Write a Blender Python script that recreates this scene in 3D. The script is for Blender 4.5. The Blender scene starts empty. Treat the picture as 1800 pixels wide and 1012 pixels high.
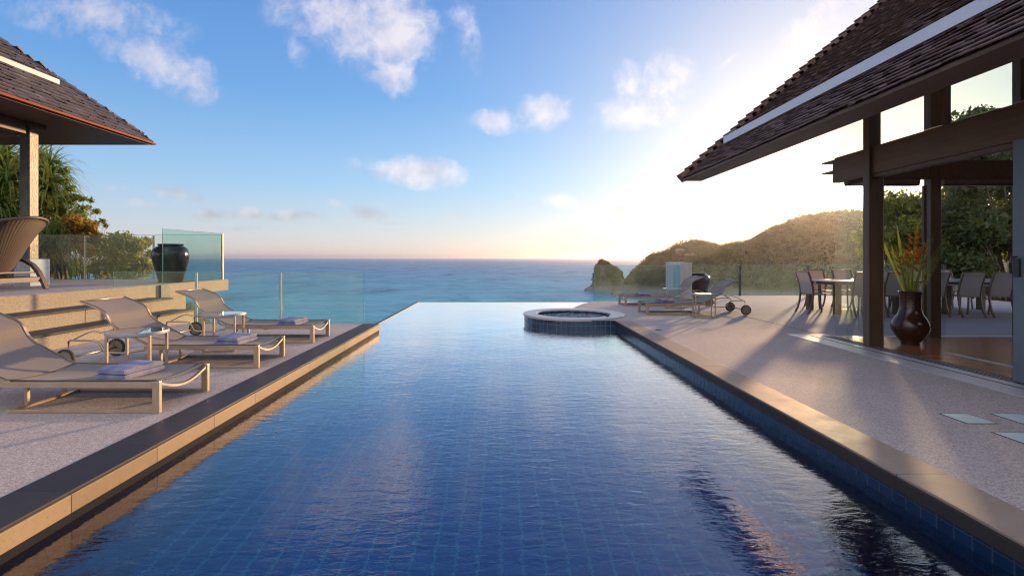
import bpy, math, random
import numpy as np
from mathutils import Vector, Matrix
R = math.radians
random.seed(7); RNG = np.random.default_rng(7)
SC = bpy.context.scene
COL = SC.collection

# ------------------------------------------------------------------ camera
cam_d = bpy.data.cameras.new('camera'); cam = bpy.data.objects.new('camera', cam_d); COL.objects.link(cam)
cam.location = (0, 0, 1.25); cam.rotation_euler = (R(90), 0, 0)
cam_d.sensor_width = 36; cam_d.lens = 17.4
cam_d.shift_x = 0.0111; cam_d.shift_y = -0.0294
cam_d.clip_start = 0.05; cam_d.clip_end = 60000
SC.camera = cam

# ------------------------------------------------------------------ view / render
SC.view_settings.view_transform = 'Standard'
try: SC.view_settings.look = 'None'
except Exception: pass
SC.view_settings.exposure = 0.5; SC.view_settings.gamma = 1.0
SC.render.engine = 'CYCLES'
cy = SC.cycles
cy.use_denoising = True
try: cy.denoiser = 'OPENIMAGEDENOISE'
except Exception: pass
cy.pixel_filter_type = 'BLACKMAN_HARRIS'; cy.filter_width = 1.15
cy.max_bounces = 10; cy.diffuse_bounces = 3; cy.glossy_bounces = 4; cy.transmission_bounces = 8
cy.transparent_max_bounces = 16; cy.volume_bounces = 0
cy.caustics_reflective = False; cy.caustics_refractive = True
cy.sample_clamp_indirect = 6; cy.sample_clamp_direct = 0

# ------------------------------------------------------------------ sun direction
SUN_EL, SUN_AZ = 6.4, 36.0
sd = Vector((math.sin(R(SUN_AZ))*math.cos(R(SUN_EL)), math.cos(R(SUN_AZ))*math.cos(R(SUN_EL)), math.sin(R(SUN_EL))))

# ------------------------------------------------------------------ node helper
class NT:
    def __init__(s, tree): s.t = tree
    def n(s, typ, ins=None, **props):
        nd = s.t.nodes.new(typ)
        for k, v in props.items(): setattr(nd, k, v)
        for k, v in (ins or {}).items():
            sock = nd.inputs[k]
            if isinstance(v, bpy.types.NodeSocket): s.t.links.new(v, sock)
            else: sock.default_value = v
        return nd
    def math(s, op, a, b=None, c=None, clamp=False):
        ins = {0: a}
        if b is not None: ins[1] = b
        if c is not None: ins[2] = c
        return s.n('ShaderNodeMath', ins, operation=op, use_clamp=clamp).outputs[0]
    def vmath(s, op, a, b=None, out=0):
        ins = {0: a}
        if b is not None: ins[1] = b
        return s.n('ShaderNodeVectorMath', ins, operation=op).outputs[out]
    def mix(s, f, a, b, mode='MIX'):
        nd = s.n('ShaderNodeMix', data_type='RGBA', blend_type=mode)
        for k, v in ((0, f), (6, a), (7, b)):
            if isinstance(v, bpy.types.NodeSocket): s.t.links.new(v, nd.inputs[k])
            else: nd.inputs[k].default_value = v if k == 0 else (*v[:3], 1)
        return nd.outputs[2]
    def ramp(s, f, stops, interp='LINEAR'):
        nd = s.n('ShaderNodeValToRGB', {0: f}); cr = nd.color_ramp; cr.interpolation = interp
        while len(cr.elements) < len(stops): cr.elements.new(0.5)
        for e, (p, c) in zip(cr.elements, stops):
            e.position = p; e.color = (*c, 1) if len(c) == 3 else c
        return nd.outputs[0]
    def noise(s, vec, scale, detail=4, rough=.55, dim='3D', dist=0.0, out=0):
        return s.n('ShaderNodeTexNoise', {'Vector': vec, 'Scale': scale, 'Detail': detail, 'Roughness': rough, 'Distortion': dist}, noise_dimensions=dim).outputs[out]

# ------------------------------------------------------------------ world
W = bpy.data.worlds.new('World'); SC.world = W; W.use_nodes = True
wt = W.node_tree; wt.nodes.clear(); N = NT(wt)
geo = N.n('ShaderNodeTexCoord'); D = geo.outputs['Generated']
sky = N.n('ShaderNodeTexSky', sky_type='NISHITA', sun_disc=False, sun_elevation=R(SUN_EL), sun_rotation=R(SUN_AZ),
          altitude=0, air_density=1.0, dust_density=.3, ozone_density=2.0).outputs[0]
sep = N.n('ShaderNodeSeparateXYZ', {0: D})
dx, dy, dz = sep.outputs
el = N.math('MAXIMUM', dz, 0.0)
grad = N.ramp(el, [(0.0, (.56, .50, .55)), (.05, (.44, .48, .61)), (.14, (.25, .43, .67)), (.30, (.105, .285, .62)),
                   (.45, (.075, .22, .56)), (.75, (.045, .15, .45)), (1.0, (.035, .13, .42))])
dot = N.math('MAXIMUM', N.vmath('DOT_PRODUCT', D, (sd.x, sd.y, sd.z), out=1), 0.0)
def glow(power, col, amt):
    p = N.math('MULTIPLY', N.math('POWER', dot, power), amt)
    return N.vmath('SCALE', (0, 0, 0), None) if False else N.n('ShaderNodeVectorMath', {0: col, 3: p}, operation='SCALE').outputs[0]
g = N.vmath('ADD', glow(6, (1.0, .90, .86), .13), glow(40, (1.0, .70, .34), .22))
g = N.vmath('ADD', g, glow(200, (1.0, .72, .34), .6))
g = N.vmath('ADD', g, glow(3500, (1.0, .86, .6), 7.0))
warm = N.math('MULTIPLY', N.math('POWER', dot, 14), .85)
grad = N.mix(warm, grad, (.86, .70, .52))
base = N.vmath('ADD', grad, g)
# clouds, laid out by compass direction and height in the sky ahead of the pool
yy = N.math('MAXIMUM', dy, 0.08)
u = N.math('DIVIDE', dx, yy); v = N.math('DIVIDE', dz, yy)
P = N.n('ShaderNodeCombineXYZ', {0: u, 1: v, 2: 0.0}).outputs[0]
wn = N.noise(P, 5.0, 5, .6, out=1)
wv = N.n('ShaderNodeVectorMath', {0: N.vmath('SUBTRACT', wn, (.5, .5, .5)), 3: .085}, operation='SCALE').outputs[0]
wk = N.n('ShaderNodeMapRange', {0: v, 1: .07, 2: .40, 3: .16, 4: 1.0}).outputs[0]
wv = N.n('ShaderNodeVectorMath', {0: wv, 3: wk}, operation='SCALE').outputs[0]
Pw = N.vmath('ADD', P, wv)
CL = [(600,15,150,75,-20,.75),(690,60,75,90,-20,1.0),(690,125,44,48,0,.95),(630,75,100,50,-35,.7),(812,50,26,80,22,.5),(170,25,160,46,-8,.62),(285,108,130,46,-25,.78),
      (872,212,48,27,0,.95),(955,195,50,36,25,.85),(1120,198,88,34,8,.95),(1170,150,50,66,-30,.75),(1105,150,34,60,20,.6),
      (745,305,72,28,-6,1.25),(690,300,40,22,0,.9),(640,290,45,20,0,.35),(312,340,46,18,-12,.85),(372,376,40,13,0,.85),(430,373,36,13,0,.85),(520,378,62,12,0,.85),
      (640,372,44,17,-10,.85),(975,352,50,15,0,.8),(905,345,22,12,0,.4),(1195,300,66,24,12,.9),(1105,364,52,13,0,.7),(800,382,34,8,0,.6),(595,355,24,9,0,.5),
      (1360,345,46,15,6,1.0),(1430,50,95,32,42,.85),(1280,110,34,12,38,.5),(1500,10,60,22,30,.5),(1240,215,55,22,20,.4),(430,400,70,6,0,.4),(700,392,60,5,0,.4),
      (240,360,60,10,0,.35),(200,330,50,9,0,.3),(1010,388,60,6,0,.35),(1150,395,70,6,0,.35),(520,95,18,60,20,.28)]
m = None
for cx, cyy, rx, ry, rot, w in CL:
    c = ((cx-880)/870, (453-cyy)/870, 0)
    mp = N.n('ShaderNodeMapping', {'Vector': Pw, 'Location': c, 'Rotation': (0, 0, R(rot)), 'Scale': (rx/870, ry/870, 1)}, vector_type='TEXTURE').outputs[0]
    l = N.vmath('LENGTH', mp, out=1)
    e = N.math('MULTIPLY', N.math('SUBTRACT', 1.25, l), w)
    m = e if m is None else N.math('MAXIMUM', m, e)
fb = N.math('ADD', N.math('MULTIPLY', N.noise(Pw, 14.0, 7, .62), .72), N.math('MULTIPLY', N.noise(Pw, 46.0, 5, .6), .28))
fb2 = N.math('ADD', N.math('MULTIPLY', N.noise(N.vmath('ADD', Pw, (.016, -.010, 0)), 14.0, 5, .6), .72), N.math('MULTIPLY', N.noise(N.vmath('ADD', Pw, (.006, -.004, 0)), 46.0, 4, .6), .28))
fbl = N.noise(P, 7.0, 3, .5)
dens = N.math('ADD', m, N.math('MULTIPLY', N.math('SUBTRACT', fb, .50), 2.5))
dens = N.math('ADD', dens, .03)
alpha = N.n('ShaderNodeMapRange', {0: dens, 1: 0.0, 2: 1.15, 3: 0.0, 4: 1.0}, interpolation_type='SMOOTHSTEP').outputs[0]
mm = N.n('ShaderNodeMapRange', {0: m, 1: 0.02, 2: .25, 3: 0.0, 4: 1.0}).outputs[0]
alpha = N.math('MULTIPLY', alpha, mm)
ahead = N.n('ShaderNodeMapRange', {0: dy, 1: .1, 2: .25, 3: 0.0, 4: .88}).outputs[0]
alpha = N.math('MULTIPLY', alpha, ahead)
fs1 = N.noise(Pw, 8.0, 4, .5); fs2 = N.noise(N.vmath('ADD', Pw, (.02, .035, 0)), 8.0, 4, .5)
sh = N.math('ADD', .55, N.math('ADD', N.math('MULTIPLY', N.math('SUBTRACT', fs1, fs2), 3.8), N.math('MULTIPLY', N.math('SUBTRACT', fb, fb2), .9)), clamp=True)
low = N.n('ShaderNodeMapRange', {0: v, 1: .06, 2: .22, 3: -.62, 4: .10}).outputs[0]
sh = N.math('ADD', sh, low, clamp=True)
shadec = N.mix(N.n('ShaderNodeMapRange', {0: v, 1: .10, 2: .22, 3: 0., 4: 1.}).outputs[0], (.33, .31, .41), (.52, .49, .61))
litc = N.mix(N.n('ShaderNodeMapRange', {0: u, 1: -.75, 2: -.1, 3: 0., 4: 1.}).outputs[0], (.70, .64, .73), (.90, .78, .76))
ccol = N.mix(sh, shadec, litc)
ccol = N.vmath('ADD', ccol, N.n('ShaderNodeVectorMath', {0: g, 3: .55}, operation='SCALE').outputs[0])
tot = N.mix(alpha, base, ccol)
# invented bright bank in the unseen sky behind the camera, added as fill light
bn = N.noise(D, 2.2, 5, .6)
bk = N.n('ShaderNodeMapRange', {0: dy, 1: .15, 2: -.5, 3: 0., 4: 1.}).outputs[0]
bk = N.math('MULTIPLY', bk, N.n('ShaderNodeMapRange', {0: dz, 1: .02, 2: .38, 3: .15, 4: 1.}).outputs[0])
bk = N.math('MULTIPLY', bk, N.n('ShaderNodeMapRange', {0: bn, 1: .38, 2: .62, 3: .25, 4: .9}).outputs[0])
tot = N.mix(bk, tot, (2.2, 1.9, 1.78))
below = N.n('ShaderNodeMapRange', {0: dz, 1: -.02, 2: .0, 3: 0.0, 4: 1.0}).outputs[0]
tot = N.mix(below, (.12, .18, .25), tot)
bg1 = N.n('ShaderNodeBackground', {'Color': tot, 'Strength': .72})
bg2 = N.n('ShaderNodeBackground', {'Color': sky, 'Strength': .05})
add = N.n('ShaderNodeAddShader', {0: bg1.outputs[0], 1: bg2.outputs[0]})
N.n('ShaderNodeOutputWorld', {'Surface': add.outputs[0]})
W.cycles.sampling_method = 'MANUAL'; W.cycles.sample_map_resolution = 1024

# ------------------------------------------------------------------ sun
sl = bpy.data.lights.new('sun', 'SUN'); sl.energy = 5.0; sl.angle = R(1.6); sl.color = (1.0, .61, .32)
so = bpy.data.objects.new('sun', sl); COL.objects.link(so)
so.rotation_euler = sd.to_track_quat('Z', 'Y').to_euler(); so.location = (30, 40, 20)

# ------------------------------------------------------------------ materials
def mat(name):
    m = bpy.data.materials.new(name); m.use_nodes = True; m.node_tree.nodes.clear()
    return m, NT(m.node_tree)
def out(N, surf, **kw):
    o = N.n('ShaderNodeOutputMaterial', {'Surface': surf})
def bsdf(N, col, rough=.5, metal=0., bump=None, bstr=.3, bdist=.01, **kw):
    ins = {'Base Color': col if isinstance(col, bpy.types.NodeSocket) else (*col, 1), 'Roughness': rough, 'Metallic': metal}
    if bump is not None:
        ins['Normal'] = N.n('ShaderNodeBump', {'Height': bump, 'Strength': bstr, 'Distance': bdist}).outputs[0]
    ins.update(kw)
    return N.n('ShaderNodeBsdfPrincipled', ins).outputs[0]
def simple(name, c1, c2=None, scale=4., rough=.5, metal=0., bstr=.2, bdist=.004, bscale=None, stretch=(1, 1, 1), detail=6, **kw):
    m, N = mat(name)
    co = N.n('ShaderNodeTexCoord').outputs['Object']
    mp = N.n('ShaderNodeMapping', {'Vector': co, 'Scale': stretch}).outputs[0]
    nz = N.noise(mp, scale, detail)
    col = N.ramp(nz, [(.3, c1), (.7, c2 or c1)])
    nb = N.noise(mp, bscale or scale*6, 4)
    rr = N.math('ADD', rough-.08, N.math('MULTIPLY', nz, .16))
    out(N, bsdf(N, col, rr, metal, nb, bstr, bdist, **kw)); return m
M = {}
# washed pebble deck
def pebble(name, a, b, rough=.62, spec=.3):
    m, N = mat(name)
    co = N.n('ShaderNodeNewGeometry').outputs['Position']
    vor = N.n('ShaderNodeTexVoronoi', {'Vector': co, 'Scale': 120.0}, feature='F1')
    cell = N.n('ShaderNodeSeparateColor', {0: vor.outputs['Color']}).outputs[0]
    big = N.noise(co, 1.1, 5)
    fine = N.noise(co, 26.0, 4, .7)
    c = N.ramp(cell, [(0, tuple(x*.7 for x in a)), (.35, a), (.75, b), (1, tuple(min(1, x*1.2) for x in b))])
    c = N.mix(N.math('MULTIPLY', big, .6), c, tuple(x*.78 for x in a))
    c = N.mix(N.n('ShaderNodeMapRange', {0: fine, 1: .35, 2: .7, 3: 0., 4: .3}).outputs[0], c, tuple(x*.62 for x in a))
    stn = N.noise(co, .55, 6, .7, dist=.6)
    c = N.mix(N.n('ShaderNodeMapRange', {0: stn, 1: .5, 2: .72, 3: 0., 4: .35}).outputs[0], c, tuple(x*.6 for x in a))
    h = N.math('ADD', N.math('MULTIPLY', vor.outputs['Distance'], -.6), N.math('MULTIPLY', fine, 1.0))
    out(N, bsdf(N, c, rough, 0, h, .55, .006, **{'Specular IOR Level': spec})); return m
M['deck'] = pebble('washed_pebble', (.44, .372, .335), (.60, .522, .472), .85)
M['deck_far'] = pebble('terrace_stone', (.42, .36, .32), (.50, .44, .40), .5)
M['concrete'] = pebble('sandy_render', (.52, .39, .275), (.62, .48, .35), .85)
def slabs(name, a, b, rough, length, spec=.3):
    m, N = mat(name)
    co = N.n('ShaderNodeNewGeometry').outputs['Position']
    y = N.n('ShaderNodeSeparateXYZ', {0: co}).outputs[1]
    cell = N.math('FLOOR', N.math('DIVIDE', y, length))
    r = N.n('ShaderNodeTexWhiteNoise', {'W': cell}, noise_dimensions='1D').outputs[0]
    fr = N.math('FRACT', N.math('DIVIDE', y, length))
    j = N.math('LESS_THAN', fr, .006/length)
    nz = N.noise(co, 5.0, 8, .65)
    c = N.mix(N.math('ADD', N.math('MULTIPLY', nz, .75), N.math('MULTIPLY', r, .35)), a, b)
    sp = N.noise(co, 45.0, 5, .7)
    c = N.mix(N.n('ShaderNodeMapRange', {0: sp, 1: .55, 2: .75, 3: 0., 4: .5}).outputs[0], c, tuple(x*.5 for x in a))
    c = N.mix(j, c, (.02, .02, .02))
    h = N.math('SUBTRACT', N.math('MULTIPLY', N.noise(co, 30., 4), .4), N.math('MULTIPLY', j, 2.))
    rg = N.math('ADD', rough-.15, N.math('MULTIPLY', nz, .3))
    out(N, bsdf(N, c, rg, 0, h, .3, .004, **{'Specular IOR Level': spec})); return m
M['slate'] = slabs('dark_slate', (.022, .022, .026), (.052, .048, .048), .60, .66)
M['slate_dark'] = slabs('dark_reflection_and_joint', (.010, .012, .018), (.022, .024, .03), .7, .66, .1)
M['sandstone'] = slabs('honed_sandstone', (.20, .15, .115), (.36, .28, .21), .66, .95)
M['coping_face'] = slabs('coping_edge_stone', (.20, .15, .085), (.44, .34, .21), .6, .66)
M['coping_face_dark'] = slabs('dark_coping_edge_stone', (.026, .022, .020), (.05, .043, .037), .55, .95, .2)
def tiles(name, size, tile, tile2, grout, rough=.18, mortar=.006):
    m, N = mat(name)
    uv = N.n('ShaderNodeUVMap').outputs[0]
    br = N.n('ShaderNodeTexBrick', {'Vector': uv, 'Color1': (*tile, 1), 'Color2': (*tile2, 1), 'Mortar': (*grout, 1), 'Scale': 1.0,
             'Mortar Size': mortar, 'Mortar Smooth': .1, 'Bias': 0.0, 'Brick Width': size, 'Row Height': size}, offset=0.0, squash=1.0)
    nz = N.noise(uv, 3.0, 4)
    c = N.mix(N.math('MULTIPLY', nz, .5), br.outputs[0], tile2)
    h = N.math('SUBTRACT', 1.0, br.outputs['Fac'])
    rg = N.math('ADD', rough, N.math('MULTIPLY', br.outputs['Fac'], .5))
    out(N, bsdf(N, c, rg, 0, h, .4, .002)); return m
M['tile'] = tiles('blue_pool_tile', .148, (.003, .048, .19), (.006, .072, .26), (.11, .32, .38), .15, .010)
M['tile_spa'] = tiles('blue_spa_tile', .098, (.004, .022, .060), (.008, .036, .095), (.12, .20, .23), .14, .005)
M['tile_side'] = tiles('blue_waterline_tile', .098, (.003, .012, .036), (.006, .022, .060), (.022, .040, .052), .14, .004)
# water
def water(name, s1, s2, st, tint=(.66, .86, 1.0)):
    m, N = mat(name)
    co = N.n('ShaderNodeNewGeometry').outputs['Position']
    mp = N.n('ShaderNodeMapping', {'Vector': co, 'Scale': (.85, 2.1, 1.0), 'Rotation': (0, 0, R(-10))}).outputs[0]
    a = N.noise(mp, s1, 3, .5, dist=.5); b = N.noise(mp, s2, 3, .55, dist=.3); c = N.noise(co, 1.4, 2)
    h = N.math('ADD', N.math('MULTIPLY', a, 1.0), N.math('MULTIPLY', b, .32))
    calm = N.n('ShaderNodeMapRange', {0: N.noise(co, .55, 3, .5, dist=.6), 1: .35, 2: .65, 3: .45, 4: 1.15}).outputs[0]
    h = N.math('ADD', N.math('MULTIPLY', h, calm), N.math('MULTIPLY', c, 1.4))
    nrm = N.n('ShaderNodeBump', {'Height': h, 'Strength': 1.0, 'Distance': st}).outputs[0]
    rf_ = N.n('ShaderNodeBsdfRefraction', {'Color': (*tint, 1), 'Roughness': 0.0, 'IOR': 1.33, 'Normal': nrm}).outputs[0]
    gl_ = N.n('ShaderNodeBsdfGlossy', {'Color': (1, 1, 1, 1), 'Roughness': .02, 'Normal': nrm}).outputs[0]
    fr_ = N.n('ShaderNodeFresnel', {'IOR': 1.33, 'Normal': nrm}).outputs[0]
    fr_ = N.math('MULTIPLY', fr_, 2.2, clamp=True)
    out(N, N.n('ShaderNodeMixShader', {0: fr_, 1: rf_, 2: gl_}).outputs[0]); return m
M['water'] = water('pool_water', 7.0, 19.0, .0036, (.50, .78, 1.0))
m, N = mat('bubbling_water')
co = N.n('ShaderNodeNewGeometry').outputs['Position']
a = N.noise(co, 9., 5, .6, dist=.8)
f = N.n('ShaderNodeMapRange', {0: a, 1: .50, 2: .62, 3: 0., 4: .75}).outputs[0]
nrm = N.n('ShaderNodeBump', {'Height': a, 'Strength': 1.0, 'Distance': .08}).outputs[0]
col = N.mix(f, (.03, .07, .12), (.75, .80, .85))
out(N, bsdf(N, col, .08, 0, **{'Normal': nrm})); M['bubbles'] = m
# sea
m, N = mat('sea_water')
co = N.n('ShaderNodeNewGeometry').outputs['Position']
mp = N.n('ShaderNodeMapping', {'Vector': co, 'Scale': (.32, 1.0, 1.0), 'Rotation': (0, 0, R(6))}).outputs[0]
w1 = N.noise(mp, .05, 4, .6); w4 = N.noise(N.n('ShaderNodeMapping', {'Vector': co, 'Scale': (.020, .009, 1)}).outputs[0], 1.0, 10, .78); w2 = N.noise(mp, .35, 4, .6); w3 = N.noise(mp, .010, 4, .6)
h = N.math('ADD', N.math('MULTIPLY', w1, 6.0), N.math('MULTIPLY', w2, 1.2))
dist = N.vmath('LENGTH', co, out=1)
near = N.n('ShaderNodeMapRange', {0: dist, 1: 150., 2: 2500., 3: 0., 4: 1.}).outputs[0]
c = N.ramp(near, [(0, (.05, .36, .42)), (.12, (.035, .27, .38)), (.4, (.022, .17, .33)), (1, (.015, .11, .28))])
c = N.mix(N.n('ShaderNodeMapRange', {0: w3, 1: .35, 2: .7, 3: 0., 4: .6}).outputs[0], c, (.03, .13, .22))
c = N.mix(N.n('ShaderNodeMapRange', {0: w4, 1: .50, 2: .64, 3: 0., 4: .75}).outputs[0], c, (.012, .05, .11))
c = N.mix(N.n('ShaderNodeMapRange', {0: w4, 1: .49, 2: .36, 3: 0., 4: .45}).outputs[0], c, (.10, .27, .36))
nrm = N.n('ShaderNodeBump', {'Height': h, 'Strength': 1.0, 'Distance': 1.0}).outputs[0]
dif = N.n('ShaderNodeBsdfDiffuse', {'Color': c, 'Normal': nrm}).outputs[0]
glo = N.n('ShaderNodeBsdfGlossy', {'Color': (.80, .88, .95, 1), 'Roughness': .22, 'Normal': nrm}).outputs[0]
fr = N.n('ShaderNodeFresnel', {'IOR': 1.33, 'Normal': nrm}).outputs[0]
fr = N.math('MINIMUM', N.math('MULTIPLY', fr, .9), N.n('ShaderNodeMapRange', {0: w4, 1: .4, 2: .62, 3: .42, 4: .26}).outputs[0])
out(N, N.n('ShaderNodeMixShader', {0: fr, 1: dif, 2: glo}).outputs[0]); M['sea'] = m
# glass
def glassm(name, tint, refl=1.0, body=0.0, bodycol=(.5, .7, .65)):
    m, N = mat(name)
    tr = N.n('ShaderNodeBsdfTransparent', {'Color': (*tint, 1)}).outputs[0]
    gl = N.n('ShaderNodeBsdfGlossy', {'Color': (1, 1, 1, 1), 'Roughness': .01}).outputs[0]
    g_ = N.n('ShaderNodeNewGeometry')
    ci = N.math('ABSOLUTE', N.vmath('DOT_PRODUCT', g_.outputs['Normal'], g_.outputs['Incoming'], out=1))
    lw = N.math('ADD', .016, N.math('MULTIPLY', N.math('POWER', N.math('SUBTRACT', 1.0, ci, clamp=True), 5.0), .9))
    s = N.n('ShaderNodeMixShader', {0: N.math('MULTIPLY', lw, refl, clamp=True), 1: tr, 2: gl}).outputs[0]
    if body:
        d = N.n('ShaderNodeBsdfTranslucent', {'Color': (*bodycol, 1)}).outputs[0]
        co = N.n('ShaderNodeTexCoord').outputs['Object']
        nz = N.noise(co, 3., 5)
        s = N.n('ShaderNodeMixShader', {0: N.math('MULTIPLY', nz, body*2), 1: s, 2: d}).outputs[0]
    out(N, s); return m
M['glass'] = glassm('clear_glass', (.88, .955, .94), .8, .028)
M['glass_green'] = glassm('green_tinted_glass', (.80, .93, .90), .9, .03)
M['glass_building'] = glassm('window_glass', (.90, .94, .93), 1.0)
M['glass_corner'] = glassm('pale_reflection_glass', (.90, .94, .93), 1.0, .05, (.8, .8, .7))  # pale body colour paints in the reflection on the corner panes
M['glass_rear'] = glassm('rear_clear_glass', (.93, .965, .95), .8, .012)
M['glass_edge'] = simple('glass_edge', (.10, .28, .27), (.16, .36, .34), rough=.1)
M['steel'] = simple('champagne_metal', (.42, .33, .24), (.50, .40, .29), 6, .38, .65, .05)
M['steel_dark'] = simple('dark_metal', (.05, .045, .04), (.07, .06, .055), 6, .4, .6, .05)
M['bright_metal'] = simple('brushed_flashing', (.33, .34, .37), (.42, .43, .46), 3, .5, .2, .1)
M['white_metal'] = simple('pale_metal_flashing', (.62, .63, .65), (.74, .75, .77), 3, .5, .1, .1, stretch=(1, .3, 1))
m, N = mat('mesh_sling')
co = N.n('ShaderNodeTexCoord').outputs['Object']
nz = N.noise(co, 2.5, 4)
wv_ = N.n('ShaderNodeTexWave', {'Vector': co, 'Scale': 60.0, 'Distortion': 0.0}, bands_direction='X').outputs[0]
wv2 = N.n('ShaderNodeTexWave', {'Vector': co, 'Scale': 60.0, 'Distortion': 0.0}, bands_direction='Y').outputs[0]
c = N.mix(nz, (.20, .17, .145), (.26, .225, .19))
c = N.mix(N.math('MULTIPLY', N.math('MULTIPLY', wv_, wv2), .25), c, (.45, .40, .34))
hh = N.math('ADD', wv_, wv2)
pb = bsdf(N, c, .6, 0, hh, .3, .002, **{'Sheen Weight': .2})
tl = N.n('ShaderNodeBsdfTranslucent', {'Color': (.42, .36, .30, 1)}).outputs[0]
out(N, N.n('ShaderNodeMixShader', {0: .28, 1: pb, 2: tl}).outputs[0]); M['sling'] = m
def thin_cloth(name, a, b, tr, trc):
    m, N = mat(name); co = N.n('ShaderNodeTexCoord').outputs['Object']
    pb = bsdf(N, N.mix(N.noise(co, 3., 4), a, b), .6); tl = N.n('ShaderNodeBsdfTranslucent', {'Color': (*trc, 1)}).outputs[0]
    out(N, N.n('ShaderNodeMixShader', {0: tr, 1: pb, 2: tl}).outputs[0]); return m
M['chair_sling'] = thin_cloth('pale_chair_sling', (.46, .42, .41), (.56, .51, .49), .28, (.85, .72, .62))
M['chair_frame'] = simple('bronze_chair_frame', (.16, .11, .08), (.22, .155, .11), 6, .4, .4, .05)
M['towel'] = simple('towel_cotton', (.10, .13, .27), (.30, .30, .37), 8, .9, 0, .8, .004, 160)
M['welt'] = simple('dark_sling_welt', (.07, .055, .045), (.10, .08, .065), 8, .7)
M['tyre'] = simple('black_rubber', (.03, .028, .026), (.045, .04, .038), 10, .7)
M['hub'] = simple('wheel_disc', (.16, .14, .10), (.22, .19, .14), 8, .5)
def shingle_mat(name, a, b, c3):
    m, N = mat(name)
    co = N.n('ShaderNodeNewGeometry')
    rnd = co.outputs['Random Per Island']
    pos = co.outputs['Position']
    nz = N.noise(pos, 9., 6, .65)
    gr = N.noise(N.n('ShaderNodeMapping', {'Vector': pos, 'Scale': (3, 40, 3)}).outputs[0], 2.0, 4)
    c = N.ramp(rnd, [(0, a), (.5, b), (.85, a), (1, c3)])
    c = N.mix(N.math('MULTIPLY', nz, .7), c, tuple(x*.55 for x in a))
    c = N.mix(N.math('MULTIPLY', gr, .4), c, c3)
    out(N, bsdf(N, c, .62, 0, gr, .5, .006)); return m
M['shingle'] = shingle_mat('weathered_shingle', (.095, .048, .038), (.15, .080, .060), (.25, .17, .14))
M['shingle_grey'] = shingle_mat('grey_weathered_shingle', (.060, .052, .062), (.12, .10, .115), (.24, .215, .235))
def wood(name, a, b, scale=1.0, rough=.4, axis=(20, 1.0, 20), **kw):
    m, N = mat(name)
    co = N.n('ShaderNodeNewGeometry').outputs['Position']
    mp = N.n('ShaderNodeMapping', {'Vector': co, 'Scale': axis}).outputs[0]
    nz = N.noise(mp, scale, 6, .65, dist=.4)
    c = N.ramp(nz, [(.25, a), (.75, b)])
    out(N, bsdf(N, c, rough, 0, nz, .15, .003, **kw)); return m
M['timber'] = wood('dark_timber', (.060, .036, .019), (.125, .077, .042), 1., .42, (22, 22, 1.2))
M['timber_beam'] = wood('dark_timber_beam', (.085, .050, .027), (.15, .092, .052), 1., .45, (22, 1.2, 22))
M['soffit'] = wood('brown_soffit_boards', (.13, .080, .050), (.20, .125, .080), 1., .55, (8, 1.2, 8))
M['soffit_red'] = wood('reddish_soffit_boards', (.085, .036, .024), (.13, .055, .036), 1., .5, (14, 1.0, 8))
M['orange_trim'] = simple('copper_eave_trim', (.26, .060, .022), (.32, .08, .03), 3, .6, 0, .1, **{'Specular IOR Level': .1})
M['stucco_column'] = simple('weathered_column_wood', (.045, .038, .036), (.15, .115, .085), 9, .42, 0, .6, .01, 30, (1, 1, .5))
M['door'] = simple('grey_door_paint', (.10, .12, .15), (.12, .14, .17), 3, .3)
m, N = mat('polished_floorboards')
co = N.n('ShaderNodeNewGeometry').outputs['Position']
br = N.n('ShaderNodeTexBrick', {'Vector': co, 'Color1': (.46, .19, .065, 1), 'Color2': (.32, .12, .042, 1), 'Mortar': (.03, .012, .006, 1), 'Scale': 1.0,
         'Mortar Size': .003, 'Brick Width': 1.6, 'Row Height': .09, 'Mortar Smooth': .1, 'Bias': 0.}, offset=.37)
g2 = N.noise(N.n('ShaderNodeMapping', {'Vector': co, 'Scale': (1.5, 30, 1)}).outputs[0], 2.0, 5)
c = N.mix(N.math('MULTIPLY', g2, .35), br.outputs[0], (.15, .055, .02))
out(N, bsdf(N, c, N.math('ADD', .14, N.math('MULTIPLY', g2, .12)), 0, br.outputs['Fac'], -.3, .002)); M['floor'] = m
M['ceramic'] = simple('dark_glazed_ceramic', (.018, .017, .016), (.035, .03, .026), 3, .14, 0, .25, .006, 14, (1, 1, 3))
M['vase'] = simple('brown_glazed_ceramic', (.028, .013, .009), (.050, .022, .014), 4, .17, 0, .15, .004, 14)
M['granite'] = simple('grey_granite', (.40, .41, .45), (.54, .55, .59), 18, .55, 0, .4, .003, 60)
M['pale_stone'] = simple('streaked_pale_stone', (.36, .35, .35), (.55, .55, .56), 5, .35, 0, .2, .003, 20, (1, 1, .12))
M['table_top'] = simple('pale_table_top', (.62, .60, .58), (.70, .69, .66), 3, .12)
M['table_glass'] = simple('glass_table_top', (.16, .19, .20), (.19, .22, .23), 3, .04, 0, 0.0, **{'Specular IOR Level': .9, 'Coat Weight': 1.0, 'Coat Roughness': .02})
m, N = mat('woven_wicker')
co = N.n('ShaderNodeTexCoord').outputs['UV']
w1 = N.n('ShaderNodeTexWave', {'Vector': co, 'Scale': 20.0, 'Distortion': 0.}, bands_direction='Y').outputs[0]
w2 = N.n('ShaderNodeTexWave', {'Vector': co, 'Scale': 9.0, 'Distortion': 0.}, bands_direction='X').outputs[0]
hh = N.math('MULTIPLY', w1, N.math('ADD', .6, N.math('MULTIPLY', w2, .4)))
c = N.mix(hh, (.022, .012, .007), (.15, .085, .042))
out(N, bsdf(N, c, .5, 0, hh, .8, .012)); M['wicker'] = m
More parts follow.
